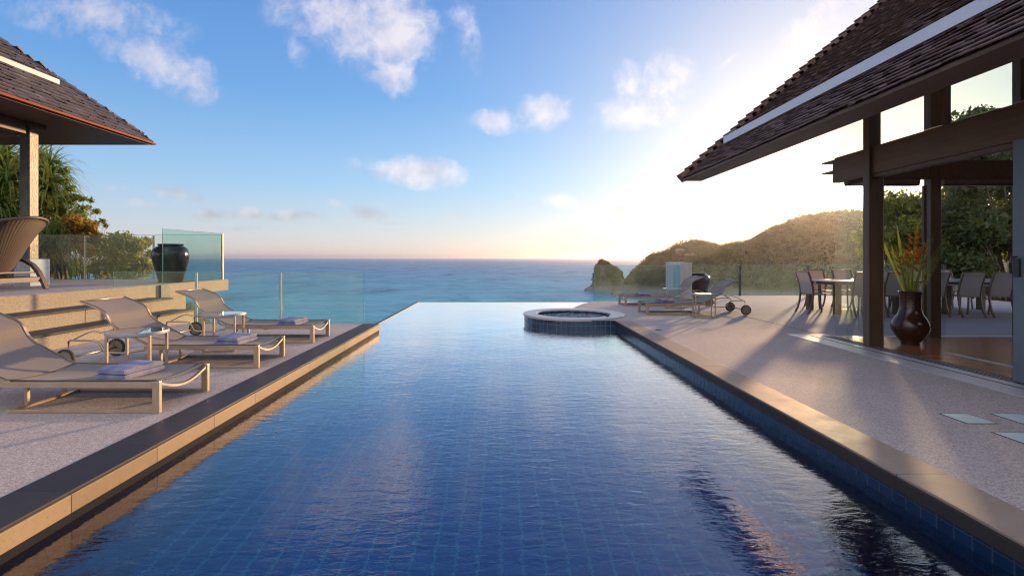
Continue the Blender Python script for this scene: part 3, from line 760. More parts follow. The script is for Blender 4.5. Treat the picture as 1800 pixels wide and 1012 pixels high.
# ================================================================== LEFT PAVILION
PV = thing('open_pavilion', 'open pavilion with grey shingle hip roof at the left edge', 'pavilion', (-9.65, 10.2, .7))
PVi = Vector((-9.65, 10.2, .7))
def pbuild(name, mb, m, root, off, **kw):
    mb.v = [(v_[0]-off[0], v_[1]-off[1], v_[2]-off[2]) for v_ in mb.v]
    return build(name, mb, m, root, **kw)
def shingles(mb, origin, along, upv, nrm, L, H, keep, expo=.135, w=.16, th=.016, seed=1):
    rnd = random.Random(seed); along = Vector(along).normalized(); upv = Vector(upv).normalized(); nrm = Vector(nrm).normalized(); origin = Vector(origin)
    for r_ in range(int(H/expo)+1):
        s = -rnd.random()*w
        while s < L:
            ww = w*rnd.uniform(.65, 1.25); e = rnd.uniform(-.018, .014)
            c = origin+along*(s+ww/2)+upv*(r_*expo+expo/2)
            if keep(c):
                lift = rnd.uniform(0, .008)
                a = origin+along*(s+.003)+upv*(r_*expo+e); b = a+along*(ww-.006)
                tp = upv*(expo*1.35); n0 = nrm*(.014+th+lift*1.6+rnd.uniform(-.003, .008)); n1 = nrm*.006; t_ = nrm*th
                mb.add([a+n0-t_, b+n0-t_, b+tp+n1-t_, a+tp+n1-t_, a+n0, b+n0, b+tp+n1, a+tp+n1],
                       [(4, 5, 6, 7), (0, 1, 5, 4), (1, 2, 6, 5), (3, 0, 4, 7)])
            s += ww
EX, EY, EZ, PX0, PY0, pt = -8.45, 12.0, 4.03, -16.4, 1.2, .90
hw = (EX-PX0)/2
mb = MB()   # roof deck (solid wedge)
r1 = (EX-hw, EY-hw); r2 = (EX-hw, PY0+hw); rz_ = EZ+hw*pt
mb.add([(EX, EY, EZ), (EX, PY0, EZ), (PX0, PY0, EZ), (PX0, EY, EZ), (r1[0], r1[1], rz_), (r2[0], r2[1], rz_)],
       [(1, 0, 4, 5), (0, 3, 4), (3, 2, 5, 4), (2, 1, 5)])
rf = pbuild('roof', mb, M['shingle_grey'], PV, PVi)
mb = MB()
un = Vector((-1, 0, pt)).normalized()
shingles(mb, (EX+.02, PY0, EZ-.005), (0, 1, 0), un, Vector((pt, 0, 1)), EY-PY0, hw*math.hypot(1, pt), lambda c: PY0+(EX-c.x) < c.y < EY-(EX-c.x)+.02, expo=.155, w=.21, th=.03, seed=3)
shingles(mb, (PX0, EY+.02, EZ-.005), (1, 0, 0), Vector((0, -1, pt)), Vector((0, pt, 1)), EX-PX0, hw*math.hypot(1, pt), lambda c: c.x < EX-(EY-c.y)+.02 and c.x > PX0+(EY-c.y), expo=.155, w=.21, th=.03, seed=4)
pbuild('shingles', mb, M['shingle_grey'], rf, PVi)
# hip caps
mb = MB(); hd = Vector((-1, -1, pt)).normalized(); n1_ = Vector((pt, 0, 1)).normalized(); n2_ = Vector((0, pt, 1)).normalized(); k = 0.0
while k < hw*math.sqrt(2+pt*pt):
    p = Vector((EX+.02, EY+.02, EZ+.03))+hd*k
    s1 = (Vector((-1, -1, pt)).cross(n1_)).normalized(); s2 = (n2_.cross(Vector((-1, -1, pt)))).normalized()
    s1 = s1 if s1.z < 0 else -s1; s2 = s2 if s2.z < 0 else -s2
    q = p+hd*.36; wd = (.13+.02*math.sin(k*17)) if k > .1 else .06; l0, l1 = (.062, .030) if k > .1 else (.012, .03)
    dn = Vector((0, 0, -.07 if k > .1 else -.02))
    ring = lambda c, l: [c+s1*wd+Vector((0, 0, l)), c+Vector((0, 0, l*1.25)), c+s2*wd+Vector((0, 0, l)), c+s2*wd+dn, c+dn*1.4, c+s1*wd+dn]
    mb.add(ring(p, l0)+ring(q, l1), [(i_, (i_+1) % 6, (i_+1) % 6+6, i_+6) for i_ in range(6)]+[(5, 4, 3, 2, 1, 0), (6, 7, 8, 9, 10, 11)])
    k += .21
pbuild('hip_caps', mb, M['shingle_grey'], rf, PVi)
mb = MB(); mb.box(PX0+.03, EX-.03, PY0+.03, EY-.03, EZ-.055, EZ-.012); pbuild('soffit', mb, M['soffit_red'], PV, PVi)
mb = MB(); mb.box(EX+.035, EX+.062, PY0, EY+.06, EZ-.034, EZ+.006); mb.box(PX0, EX+.034, EY+.035, EY+.06, EZ-.034, EZ+.006); mb.box(EX-.028, EX+.034, PY0, EY+.034, EZ-.034, EZ-.014); pbuild('eave_trim', mb, M['orange_trim'], PV, PVi)
mb = MB(); zs = EZ+(9.43-8.45)*pt
mb.box(-9.45, -9.41, 1.4, 10.56, zs, zs+.13); pbuild('snow_guard', mb, M['bright_metal'], PV, PVi)
mb = MB(); mb.box(-9.72, -9.52, 10.0, 10.2, .70, EZ-.056, .012); pbuild('column', mb, M['stucco_column'], PV, PVi)
mb = MB(); mb.box(-9.82, -9.42, 9.92, 10.28, EZ-.16, EZ-.058, .01); mb.box(-16, -9.83, 10.0, 10.2, EZ-.30, EZ-.058, .01); mb.box(-9.74, -9.50, 2, 9.91, EZ-.30, EZ-.058, .01)
pbuild('beam', mb, M['soffit_red'], PV, PVi)
mb = MB(); mb.box(-10.6, -9.84, 9.86, 9.96, EZ-.22, EZ-.10, .005); pbuild('bracket', mb, M['pale_strip'], PV, PVi)
for xx, y0_ in ((-15.4, 10.0), (-9.72, 3.0), (-15.4, 3.0)):
    mb = MB(); mb.box(xx, xx+.2, y0_, y0_+.2, .70, EZ-.056, .012); pbuild('column', mb, M['stucco_column'], PV, PVi)
mb = MB(); mb.box(-9.39, -9.08, 9.55, 9.97, .701, 1.225, .006)
tag(build('stone_block', mb, M['granite']), 'grey granite cube standing against the left pavilion column', 'stone block')

# ================================================================== URNS
def urn(label, x, y, z, h, r_):
    pr = [(.62, 0), (.64, .02), (.70, .12), (.82, .32), (.93, .50), (1.0, .66), (1.0, .76), (.94, .85), (.80, .92), (.66, .945), (.64, .96), (.70, .975), (.72, .99), (.68, 1.0), (.60, .99), (.58, .95), (.5, .88), (.3, .85)]
    mb = MB(); mb.lathe([(a*r_, b*h) for a, b in pr], n=48)
    return tag(build('urn', mb, M['ceramic'], smooth=True, angle=50, loc=(x, y, z)), label, 'urn', 'large dark urns')
urn('tall dark glazed urn on the raised terrace behind green glass', -7.40, 11.10, .70, .86, .36)
urn('dark glazed urn behind the far right sun lounger', 6.30, 15.75, 0, .76, .34)

# ================================================================== STONE PILLAR
mb = MB(); mb.box(5.45, 5.80, 15.0, 16.35, 0, 1.11, .012)
tag(build('stone_pillar', mb, M['pale_stone']), 'pale streaked stone pillar rising above the balustrade behind the right loungers', 'pillar')

# ================================================================== SUN LOUNGERS  (foot end at x=0, head at -x, y from 0 to .69)
def make_lounger():
    t = thing('sun_lounger', 'x', 'sun lounger', (0, 0, 0), 0, 'sun loungers beside the pool')
    Wd = .69
    prof = [(-.03, .262), (-.35, .258), (-.75, .256), (-1.20, .262), (-1.27, .275), (-1.38, .325), (-1.52, .40), (-1.62, .455), (-1.68, .51), (-1.715, .565), (-1.745, .62), (-1.80, .665), (-1.90, .71), (-2.03, .76)]
    # smooth subdivision of profile
    pr = []
    for i in range(len(prof)-1):
        p0 = prof[max(i-1, 0)]; p1 = prof[i]; p2 = prof[i+1]; p3 = prof[min(i+2, len(prof)-1)]
        for k in range(4):
            u_ = k/4
            pr.append(tuple(.5*((2*p1[j])+(-p0[j]+p2[j])*u_+(2*p0[j]-5*p1[j]+4*p2[j]-p3[j])*u_*u_+(-p0[j]+3*p1[j]-3*p2[j]+p3[j])*u_**3) for j in (0, 1)))
    pr.append(prof[-1])
    ny = 8; vs = []; fs = []
    for x, z in pr:
        for j in range(ny+1):
            f = j/ny; sag = .028*math.sin(math.pi*f)*(1 if x > -1.25 else .6); vs.append((x, .025+f*(Wd-.05), z-sag))
    for i in range(len(pr)-1):
        for j in range(ny): fs.append((i*(ny+1)+j, (i+1)*(ny+1)+j, (i+1)*(ny+1)+j+1, i*(ny+1)+j+1))
    k = len(vs); vs += [(x, y, z-.006) for x, y, z in vs]; fs += [tuple(i+k for i in f)[::-1] for f in fs]
    mb = MB(); mb.add(vs, fs); sl_ = build('sling', mb, M['sling'], t, smooth=True)
    for f in (.0, 1.0):
        e = MB(); e.tube([(x, .022+f*(Wd-.044), z+.003) for x, z in pr], .013, .007); build('welt', e, M['welt'], sl_)
    for xs_ in (-1.235, -.09):
        zz_ = float(np.interp(-xs_, [-p[0] for p in pr], [p[1] for p in pr]))
        e = MB(); e.tube([(xs_, .03+q*(Wd-.06), zz_+.003-.028*math.sin(math.pi*q)) for q in [i_/10 for i_ in range(11)]], .012, .004); build('seam', e, M['welt'], sl_)
    for y in (.018, Wd-.018):
        e = MB(); e.tube([(x, y, z-.006) for x, z in pr if x < -1.19], .026, .018, n=4); build('back_frame', e, M['steel'], t)
        e = MB(); e.box(-1.95, -.002, y-.016, y+.016, .206, .252, .003); build('side_rail', e, M['steel'], t) if False else None
        e = MB(); e.box(-1.30, -.058, y-.016, y+.016, .207, .253, .003); build('side_rail', e, M['steel'], t)
        e = MB(); e.box(-.057, .0, y-.018, y+.018, 0, .258, .004); build('leg', e, M['steel'], t)
        e = MB(); e.box(-1.22, -.058, y-.014, y+.014, .002, .028, .003); build('base_rail', e, M['steel'], t)
        # wheel carriage tube
        e = MB(); e.tube([(-1.30, y, .205), (-1.55, y, .17), (-1.72, y, .175), (-1.765, y, .20), (-1.80, y, .265), (-1.85, y, .305), (-1.93, y, .312), (-2.15, y, .312), (-2.165, y, .30), (-2.165, y, .12)], .022, .022, n=8)
        build('carriage_tube', e, M['steel'], t, smooth=True)
        e = MB(); e.tube([(-1.66, y, .44), (-1.80, y, .40), (-1.87, y, .42), (-1.95, y, .40), (-2.10, y, .325)], .016, n=6); build('back_strut', e, M['steel'], t, smooth=True)
        wy = y+(-.045 if y < .3 else .045)
        w_ = MB(); w_.lathe([(.088, -.017), (.106, -.017), (.110, -.010), (.110, .010), (.106, .017), (.088, .017)], n=36, capb=False, capt=False)
        w_.v = [(-2.165+a, wy+c, .111+b) for a, b, c in w_.v]; wo = build('wheel', w_, M['tyre'], t, smooth=True, angle=40)
        w_ = MB(); w_.lathe([(.002, -.010), (.089, -.010), (.089, .010), (.002, .010)], n=36); w_.v = [(-2.165+a, wy+c, .111+b) for a, b, c in w_.v]; build('hub', w_, M['hub'], wo)
    e = MB(); e.tube([(-2.165, -.02, .111), (-2.165, Wd+.02, .111)], .022, n=8); build('axle', e, M['steel'], t, smooth=True)
    e = MB(); e.tube([(-1.22, .02, .015), (-1.22, Wd-.02, .015)], .028, .026); build('cross_bar', e, M['steel'], t)
    e = MB(); e.tube([(-2.03, .03, .755), (-2.03, Wd-.03, .755)], .022, n=8); build('head_bar', e, M['steel'], t, smooth=True)
    for y in (.17, Wd-.17):
        e = MB(); e.box(-1.233, -1.207, y-.012, y+.012, .028, .235); build('post', e, M['steel'], t)
    e = MB(); e.tube([(-.02, .03+f*(Wd-.06), .235-.075*math.sin(math.pi*f)) for f in [k/12 for k in range(13)]], .022, .018); build('front_bar', e, M['steel'], t)
    e = MB(); e.tube([(-.75, .03, .215), (-.75, .1, .19), (-.75, Wd-.1, .19), (-.75, Wd-.03, .215)], .02, .02); build('under_bar', e, M['steel'], t)
    return t
LG = make_lounger()
LG.location = (-2.74, 3.97, 0); LG['label'] = 'nearest sun lounger on the left deck, its head cut by the picture edge'
for y, lab in ((5.60, 'middle sun lounger of the three on the left deck, between the two side tables'), (7.25, 'farthest sun lounger on the left deck, against the glass')):
    c = copy_tree(LG, None, lab); c.location = (-2.74, y, 0)
for y, lab in ((11.52, 'nearer sun lounger of the pair on the right deck behind the spa'), (13.42, 'farther sun lounger of the pair on the right deck, urn behind its head')):
    c = copy_tree(LG, None, lab); c.location = (3.19, y, 0); c.rotation_euler = (0, 0, R(180))

# towels
def make_towel():
    import bmesh
    mb = MB(); W_, L_ = .29, .40
    # folded cloth: two thick layers with rounded fold along -x side
    for k, (z0, h, ins) in enumerate(((0, .034, .0), (.036, .036, .008))):
        prof = []
        for a in range(90, 271, 15): prof.append((-W_/2+.018+ins+math.cos(R(a))*.018, z0+h/2+math.sin(R(a))*h/2))
        prof = prof + [(W_/2-ins*1.5, z0), (W_/2-ins*1.5+.006, z0+h/2), (W_/2-ins*1.5, z0+h)]
        n = len(prof); ny = 14; vs = []; fs = []
        for j in range(ny+1):
            f = j/ny; y = -L_/2+f*L_+.004*math.sin(k*3)
            for i, (x, z) in enumerate(prof):
                wob = .0045*math.sin(y*34+x*22+k)+.003*math.sin(x*60+k*2)
                e = 0.80 if j in (0, ny) else 1.0
                vs.append((x*(1-.01*(j in (0, ny))), y, z0+h/2+(z-z0-h/2)*e+(wob if z > z0+h*.6 and (k == 1) else 0)+0.0))
        for j in range(ny):
            for i in range(n): fs.append((j*n+i, j*n+(i+1) % n, (j+1)*n+(i+1) % n, (j+1)*n+i))
        fs.append(tuple(range(n))); fs.append(tuple(ny*n+i for i in range(n))[::-1])
        mb.add(vs, fs)
    return build('folded_towel', mb, M['towel'], smooth=True, angle=55)
TW = make_towel()
spots = [(-3.22, 4.31, .238, -8, 'folded blue towel on the nearest left sun lounger'), (-3.17, 5.94, .238, -5, 'folded blue towel on the middle left sun lounger'),
         (-3.19, 7.60, .238, -6, 'folded blue towel on the farthest left sun lounger'), (3.70, 11.17, .238, 5, 'folded blue towel on the nearer right sun lounger'),
         (3.74, 13.07, .238, 4, 'folded blue towel on the farther right sun lounger')]
for i, (x, y, z, a, lab) in enumerate(spots):
    o = TW if i == 0 else TW.copy()
    if i: COL.objects.link(o)
    o.location = (x, y, z); o.scale = (1, 1, 1.2); o.rotation_euler = (0, 0, R(a)); tag(o, lab, 'towel', 'folded towels on the loungers')

# side tables
def make_table():
    t = thing('side_table', 'x', 'side table', (0, 0, 0), 0, 'round side tables between the loungers')
    mb = MB(); mb.lathe([(.002, .486), (.262, .486), (.262, .497), (.002, .497)], n=56); build('table_top', mb, M['table_glass'], t)
    mb = MB(); mb.lathe([(.263, .470), (.274, .470), (.276, .485), (.274, .499), (.263, .499)], n=56, capb=False, capt=False); build('rim', mb, M['bright_metal'], t, smooth=True, angle=30)
    for sx in (-1, 1):
        for sy in (-1, 1):
            e = MB(); e.box(sx*.19-.012, sx*.19+.012, sy*.19-.012, sy*.19+.012, 0, .470, .002); build('leg', e, M['steel'], t)
    for s_ in (-1, 1):
        e = MB(); e.box(-.177, .177, s_*.19-.009, s_*.19+.009, .004, .022); build('base_rail', e, M['steel'], t)
        e = MB(); e.box(s_*.19-.009, s_*.19+.009, -.177, .177, .004, .022); build('base_rail', e, M['steel'], t)
        e = MB(); e.box(-.177, .177, s_*.19-.008, s_*.19+.008, .45, .468); build('top_rail', e, M['steel'], t)
    return t
TB = make_table()
for i, (x, y, a, lab) in enumerate([(-3.76, 5.13, 12, 'round side table between the nearest and middle left sun loungers'), (-3.78, 6.76, 12, 'round side table between the middle and farthest left sun loungers'),
                                 (4.30, 10.48, -12, 'round side table in front of the nearer right sun lounger'), (4.30, 12.25, -12, 'round side table between the two right sun loungers')]):
    o = TB if i == 0 else copy_tree(TB)
    o.location = (x, y, 0); o.rotation_euler = (0, 0, R(a)); o['label'] = lab

# ================================================================== WICKER CHAIR
wc = thing('wicker_chair', 'large brown wicker lounge chair on curved legs, cut by the left edge', 'chair', (-8.55, 8.3, .70))
ni, nj = 40, 22; vs = []; fs = []
def shell(i, j, off=0.0):
    u_ = -1+2*i/ni; v_ = j/nj      # u around, v bottom->top
    ang = u_*R(112)                 # wraps the sitter, back at +x
    r_ = .30+.30*v_**.8+off
    top = 1.22-.42*abs(u_)**1.8
    z = .24+(top-.24)*v_
    x = -.12+math.cos(ang)*r_*1.0+.22*v_**1.6*(1-abs(u_)**2)*1.0+ .10*v_**6*max(0, math.cos(ang))
    y = math.sin(ang)*r_*1.02
    return (x, y, z)
for i in range(ni+1):
    for j in range(nj+1): vs.append(shell(i, j))
k = len(vs)
for i in range(ni+1):
    for j in range(nj+1): vs.append(shell(i, j, -.035))
w_ = nj+1
for i in range(ni):
    for j in range(nj):
        a = i*w_+j; fs.append((a, a+w_, a+w_+1, a+1)); fs.append((a+k, a+1+k, a+w_+1+k, a+w_+k))
    a = i*w_+nj; fs.append((a, a+w_, a+w_+k, a+k)); a = i*w_; fs.append((a, a+k, a+w_+k, a+w_))
for i in (0, ni):
    for j in range(nj): a = i*w_+j; fs.append((a, a+1, a+1+k, a+k))
mb = MB(); mb.add(vs, fs)
build('shell', mb, M['wicker'], wc, smooth=True, uv=lambda co, p: (math.atan2(co.y, co.x+.12)*.55, co.z+.5*co.x))
mb = MB(); mb.lathe([(.02, .27), (.30, .27), (.33, .31), (.32, .38), (.27, .40), (.02, .41)], (-.15, 0, 0), n=36); build('seat', mb, M['wicker'], wc, smooth=True, angle=40)
mb = MB(); mb.tube([shell(i, nj, -.017) for i in range(0, ni+1)], .055, .055, n=8); build('top_edge', mb, M['wicker_dark'], wc, smooth=True)
for y in (-.43, .43):
    mb = MB(); mb.tube([(.02, y, .52), (.16, y, .50), (.30, y, .42), (.40, y, .30), (.47, y, .16), (.54, y, 0)], .05, .075, up=(0, 1, 0)); build('leg', mb, M['wicker_dark'], wc, smooth=False)
    mb = MB(); mb.tube([(.02, y, .52), (-.2, y, .44), (-.42, y, .28), (-.55, y, 0)], .05, .075, up=(0, 1, 0)); build('leg', mb, M['wicker_dark'], wc)
    mb = MB(); mb.box(-.48, .45, y-.02, y+.02, .17, .215); build('side_rail', mb, M['wicker_dark'], wc)
for b_ in ((.43, .47, -.41, .41, .13, .215, .005), (.36, .395, -.41, .41, .285, .315, .005), (-.50, -.46, -.41, .41, .13, .20)):
    mb = MB(); mb.box(*b_); build('cross_rail', mb, M['wicker_dark'], wc)

# ================================================================== RIGHT PAVILION (glass dining room)
RB = thing('glass_pavilion', 'timber and glass pavilion with steep brown shingle roof on the right', 'pavilion', (5.2, 7.0, 0))
RBi = Vector((5.2, 7.0, 0))
EX2, EZ2, P2, YN, YS, RX = 3.60, 2.80, .867, 9.85, -3.0, 9.8
def rz2(x): return EZ2+P2*(x-EX2) if x <= RX else EZ2+P2*(2*RX-EX2-x)
mb = MB()
top = [(EX2, EZ2+.0), (RX, rz2(RX)), (2*RX-EX2, EZ2)]; bot = [(2*RX-EX2-.40, EZ2-.02), (2*RX-EX2-.42, EZ2+.12), (RX, rz2(RX)-.30), (EX2+.40, EZ2+.10), (EX2+.38, EZ2-.03), (EX2+.01, EZ2-.03)]
sec = top+bot; n = len(sec)
mb.add([(x, YN-.03, z) for x, z in sec]+[(x, YS, z) for x, z in sec], [(i, i+n, (i+1) % n+n, (i+1) % n) for i in range(n)])
# end caps as quads
def cap(y, flip):
    q = [(EX2, EZ2), (RX, rz2(RX)), (RX, rz2(RX)-.30), (EX2+.40, EZ2+.10), (EX2+.38, EZ2-.03), (EX2+.01, EZ2-.03)]
    p = [(2*RX-x, z) for x, z in q]
    for l in (q, p):
        o = len(mb.v); mb.v += [(x, y, z) for x, z in l]; mb.f.append(tuple(range(o, o+len(l))))
cap(YN-.03, 0); cap(YS, 1)
rf = pbuild('roof', mb, M['soffit'], RB, RBi)
mb = MB()
shingles(mb, (EX2-.01, YS, EZ2+.0), (0, 1, 0), (1, 0, P2), (-P2, 0, 1), YN-YS, (RX-EX2)*math.hypot(1, P2), lambda c: c.y < YN+.01, expo=.105, w=.145, th=.012, seed=9)
pbuild('shingles', mb, M['shingle'], rf, RBi)
# verge boards: stepped shingle ends along the rake
mb = MB(); rnd = random.Random(4); upv = Vector((1, 0, P2)).normalized(); nr = Vector((-P2, 0, 1)).normalized(); k = 0
while k < (RX-EX2)*math.hypot(1, P2):
    p = Vector((EX2-.03, YN-.02, EZ2+.03))+upv*k
    h0 = .075+rnd.uniform(0, .02)
    a = p+nr*h0; b = p+upv*.30+nr*.035
    p = p-Vector((0, .10, 0)); a = p+nr*h0; b = p+upv*.30+nr*.035; y = Vector((0, .19+rnd.uniform(0, .03), 0))
    mb.add([p-nr*.10, p+upv*.30-nr*.10, b, a, p+y-nr*.10, p+upv*.30+y-nr*.10, b+y, a+y], [(0, 1, 2, 3), (4, 7, 6, 5), (3, 2, 6, 7), (0, 3, 7, 4), (0, 4, 5, 1), (1, 5, 6, 2)])
    k += .205
pbuild('verge_shingles', mb, M['shingle'], rf, RBi)
mb = MB(); sx = 4.26; sz = rz2(sx)
mb.box(sx-.02, sx+.02, YS, 9.42, sz+.045, sz+.175); pbuild('snow_guard', mb, M['white_metal'], rf, RBi)
FX = 5.20
# facade columns and stiles
def rb(name, m, *boxes, parent=None, b=.004):
    mb = MB()
    for bx in boxes: mb.box(*bx, b)
    return pbuild(name, mb, m, RB, RBi)
rb('column', M['timber'], (5.175, 5.34, 6.95, 7.07, 0, 3.95))
rb('column', M['timber'], (6.72, 6.88, 7.73, 7.86, 0, 5.4))
rb('column', M['timber'], (8.12, 8.28, 7.73, 7.86, 0, 6.4))
rb('column', M['timber'], (10.6, 10.84, 7.70, 7.94, 0, 6.4))
rb('sliding_door_stile', M['timber_beam'], (5.343, 5.356, 6.96, 7.02, .01, 2.37))
rb('sliding_door_stile', M['timber'], (5.36, 5.385, 6.97, 7.02, .01, 2.37))
rb('sliding_door_stile', M['bright_metal'], (5.387, 5.393, 6.97, 7.02, .01, 2.37), b=0)
rb('sliding_door_stile', M['timber'], (5.395, 5.41, 6.98, 7.03, .01, 2.37))
rb('sliding_door_stile', M['timber'], (6.62, 6.665, 7.74, 7.78, .01, 2.38))
rb('mullion', M['timber'], (5.20, 5.27, 5.79, 5.85, 2.81, 3.95))
rb('mullion', M['timber'], (5.17, 5.28, 4.40, 4.54, 2.81, 3.95))
rb('facade_beam', M['timber_beam'], (5.215, 5.32, -3, 6.948, 2.43, 2.81), (5.225, 5.32, 7.072, 7.75, 2.43, 2.81), (5.23, 5.33, -3, 6.948, 2.375, 2.428))
rb('beam_flashing', M['timber_beam'], (5.30, 5.42, 7.752, 7.90, 2.44, 2.80), (5.22, 5.38, 7.755, 8.05, 2.765, 2.785), (5.22, 5.38, 7.755, 8.05, 2.60, 2.62), b=0)
rb('north_beam', M['timber_beam'], (5.45, 11.0, 7.74, 7.90, 2.49, 2.78))
rb('door_track', M['soffit'], (5.45, 6.58, 7.76, 7.86, 2.41, 2.488), (6.96, 8.2, 7.76, 7.86, 2.41, 2.488), b=0)
rb('door_track', M['steel_dark'], (5.45, 6.58, 7.77, 7.85, 2.385, 2.409), (6.96, 8.2, 7.77, 7.85, 2.385, 2.409), b=0)
def pane(name, x0, x1, y0, y1, z0, z1, parent=None):
    mb = MB(); mb.box(x0, x1, y0, y1, z0, z1); return pbuild(name, mb, M['glass_corner' if x0 in (5.335, 5.255) else 'glass_building'], RB, RBi)
pane('window_pane', 5.335, 5.347, 7.10, 7.90, .02, 2.36)
pane('window_pane', 5.255, 5.267, 7.09, 7.86, 2.82, 3.93)
pane('window_pane', 5.225, 5.237, 5.86, 6.94, 2.82, 3.93)
pane('window_pane', 5.225, 5.237, 4.55, 5.78, 2.82, 3.93)
pane('window_pane', 5.215, 5.227, -3, 4.39, 2.82, 3.93)
pane('window_pane', 5.35, 6.69, 7.80, 7.812, 2.79, 3.95)
pane('window_pane', 6.96, 8.24, 7.80, 7.812, 2.79, 5.3)
pane('window_pane', 5.46, 6.59, 7.81, 7.822, .02, 2.38)
pane('window_pane', 6.96, 7.02, 7.81, 7.822, .02, 2.38)
# right sliding door leaf
dr = rb('sliding_door', M['door'], (5.15, 5.20, 4.86, 4.975, .012, 2.425), (5.15, 5.20, 3.0, 4.86, .012, .12), (5.15, 5.20, 3.0, 4.86, 2.33, 2.425), (5.15, 5.20, 2.9, 3.0, .012, 2.425))
mb = MB(); mb.box(5.17, 5.18, 3.0, 4.86, .12, 2.33); pbuild('pane', mb, M['glass_building'], dr, RBi)
mb = MB(); mb.tube([(5.135, 4.93, 1.26), (5.09, 4.93, 1.25), (5.075, 4.93, 1.20), (5.075, 4.93, 1.13), (5.09, 4.93, 1.09)], .022, n=8)
mb.box(5.13, 5.152, 4.90, 4.955, 1.06, 1.24); mb.v = [(a-5.2, b-7.0, c) for a, b, c in mb.v]; hb = build('handle', mb, M['steel_dark'], dr)
# floor and tracks
mb = MB(); mb.box(5.30, 11.6, -3, 7.78, -.3, .010); pbuild('timber_floor', mb, M['floor'], RB, RBi)
mb = MB(); mb.box(5.12, 5.30, -3, 7.90, -.2, .003); mb.box(5.30, 11.6, 7.78, 7.92, -.2, .006); pbuild('threshold', mb, M['pale_strip'], RB, RBi)
mb = MB()
for x in (4.965, 5.135, 5.185, 5.235, 5.29): mb.box(x, x+.016, -3, 7.96 if x < 5 else 7.88, .0056, .0085)
pbuild('door_track', mb, M['black'], RB, RBi)
mb = MB(); mb.box(5.80, 5.86, 2, 6.5, .0105, .016); pbuild('floor_track', mb, M['bright_metal'], RB, RBi)
mb = MB(); mb.box(11.5, 11.6, -3, 7.7, 0, 5.2); mb.box(5.3, 11.5, -3.1, -3, 0, 5.0); pbuild('rear_wall', mb, M['soffit'], RB, RBi)

# ------------------------------------------------------------------ vase with heliconia
mb = MB(); mb.lathe([(a_*.80, b_) for a_, b_ in [(.13, 0), (.145, .02), (.14, .04), (.20, .10), (.265, .19), (.285, .26), (.275, .31), (.235, .38), (.185, .44), (.160, .52), (.155, .62), (.158, .70), (.172, .745), (.178, .76), (.165, .765), (.150, .75), (.145, .60), (.10, .50)]], n=48)
tag(build('floor_vase', mb, M['vase'], smooth=True, angle=50, loc=(5.86, 7.08, .010)), 'wide bellied brown glazed vase on the polished timber floor', 'vase')
fa = thing('flower_arrangement', 'orange heliconia flowers with fern fronds standing in the brown vase', 'flowers', (5.86, 7.08, .60))
def frond(base, d, L, nleaf, lw, ll, droop=.4):
    mb = MB(); d = Vector(d).normalized(); p = Vector(base); pts = [p.copy()]; dd = d.copy()
    for k in range(12):
        dd = (dd+Vector((0, 0, -droop/12))+Vector((d.x, d.y, 0))*droop/20).normalized(); p = p+dd*L/12; pts.append(p.copy())
    mb.tube(pts, [.012*(1-k/14) for k in range(13)], n=5)
    for k in range(nleaf):
        f = .22+.78*k/nleaf; i = min(11, int(f*12)); q = pts[i].lerp(pts[i+1], f*12-i); t = (pts[i+1]-pts[i]).normalized()
        s = t.cross(Vector((.3, 1, .1))).normalized()
        l_ = ll*(1-abs(f-.45)*1.1)
        for sg in (-1, 1):
            e = q+(s*sg*.8+t*.75).normalized()*l_; w_ = t*lw
            mid = q.lerp(e, .45)
            mb.add([q, mid-w_*.5+Vector((0, 0, .004)), e, mid+w_*.5], [(0, 1, 2, 3)])
    return mb
rnd = random.Random(5)
for k in range(11):
    a = rnd.uniform(0, 6.28); tl = rnd.uniform(.12, .50)
    build('fern_frond', frond((0, 0, 0), (math.cos(a)*tl, math.sin(a)*tl*.7, 1), rnd.uniform(.65, 1.02), 26, .011, .13, .25), M['leaf_green'], fa)
def heliconia(base, tip, n, s):
    mb = MB(); b = Vector(base); t_ = Vector(tip); st_ = MB(); st_.tube([b, b.lerp(t_, .5)+Vector((.01, 0, 0)), t_], [.022, .018, .012], n=6)
    ax = (t_-b).normalized()
    for k in range(n):
        q = b.lerp(t_, .52+.48*k/n); sg = 1 if k % 2 else -1
        d = Vector((sg*.9, .25*math.sin(k*2.1), .62)).normalized(); L = s*(1.15-k/n*.6)
        w_ = ax*L*.20
        e = q+d*L; m1 = q.lerp(e, .35)-Vector((0, 0, .02)); th = Vector((0, .014, 0))
        mb.add([q, m1-w_, e, m1+w_, m1-w_*.2+th*1.6, m1-w_*.2-th*1.6], [(0, 1, 4), (1, 2, 4), (2, 3, 4), (3, 0, 4), (0, 5, 1), (1, 5, 2), (2, 5, 3), (3, 5, 0)])
    return st_, mb
for (bx, tx, n, s) in (((0, 0, 0), (.06, .0, 1.02), 12, .20), ((-.03, 0, 0), (-.17, .03, .80), 8, .12), ((.03, 0, 0), (.25, .02, .90), 9, .12)):
    st_, pb_ = heliconia(bx, tx, n, s); so_ = build('stem', st_, M['leaf_olive'], fa, smooth=True); build('flower', pb_, M['flower'], so_)
for a, l in ((-.42, 1.10), (-.15, 1.15), (.12, 1.2), (.34, .95), (-.30, .9)):
    mb = MB(); d = Vector((a, 0, 1)).normalized(); s = Vector((1, 0, -a)).normalized()*.02
    p = [Vector((0, .03, 0))+d*l*f for f in (0, .5, .75, 1)]
    mb.add([p[0]-s*.3, p[0]+s*.3, p[1]+s*.5, p[1]-s*.5, p[2]-s*1.2, p[2]+s*1.2, p[3]], [(0, 1, 2, 3), (3, 2, 5, 4), (4, 5, 6)]); build('blade_leaf', mb, M['leaf_olive'], fa)

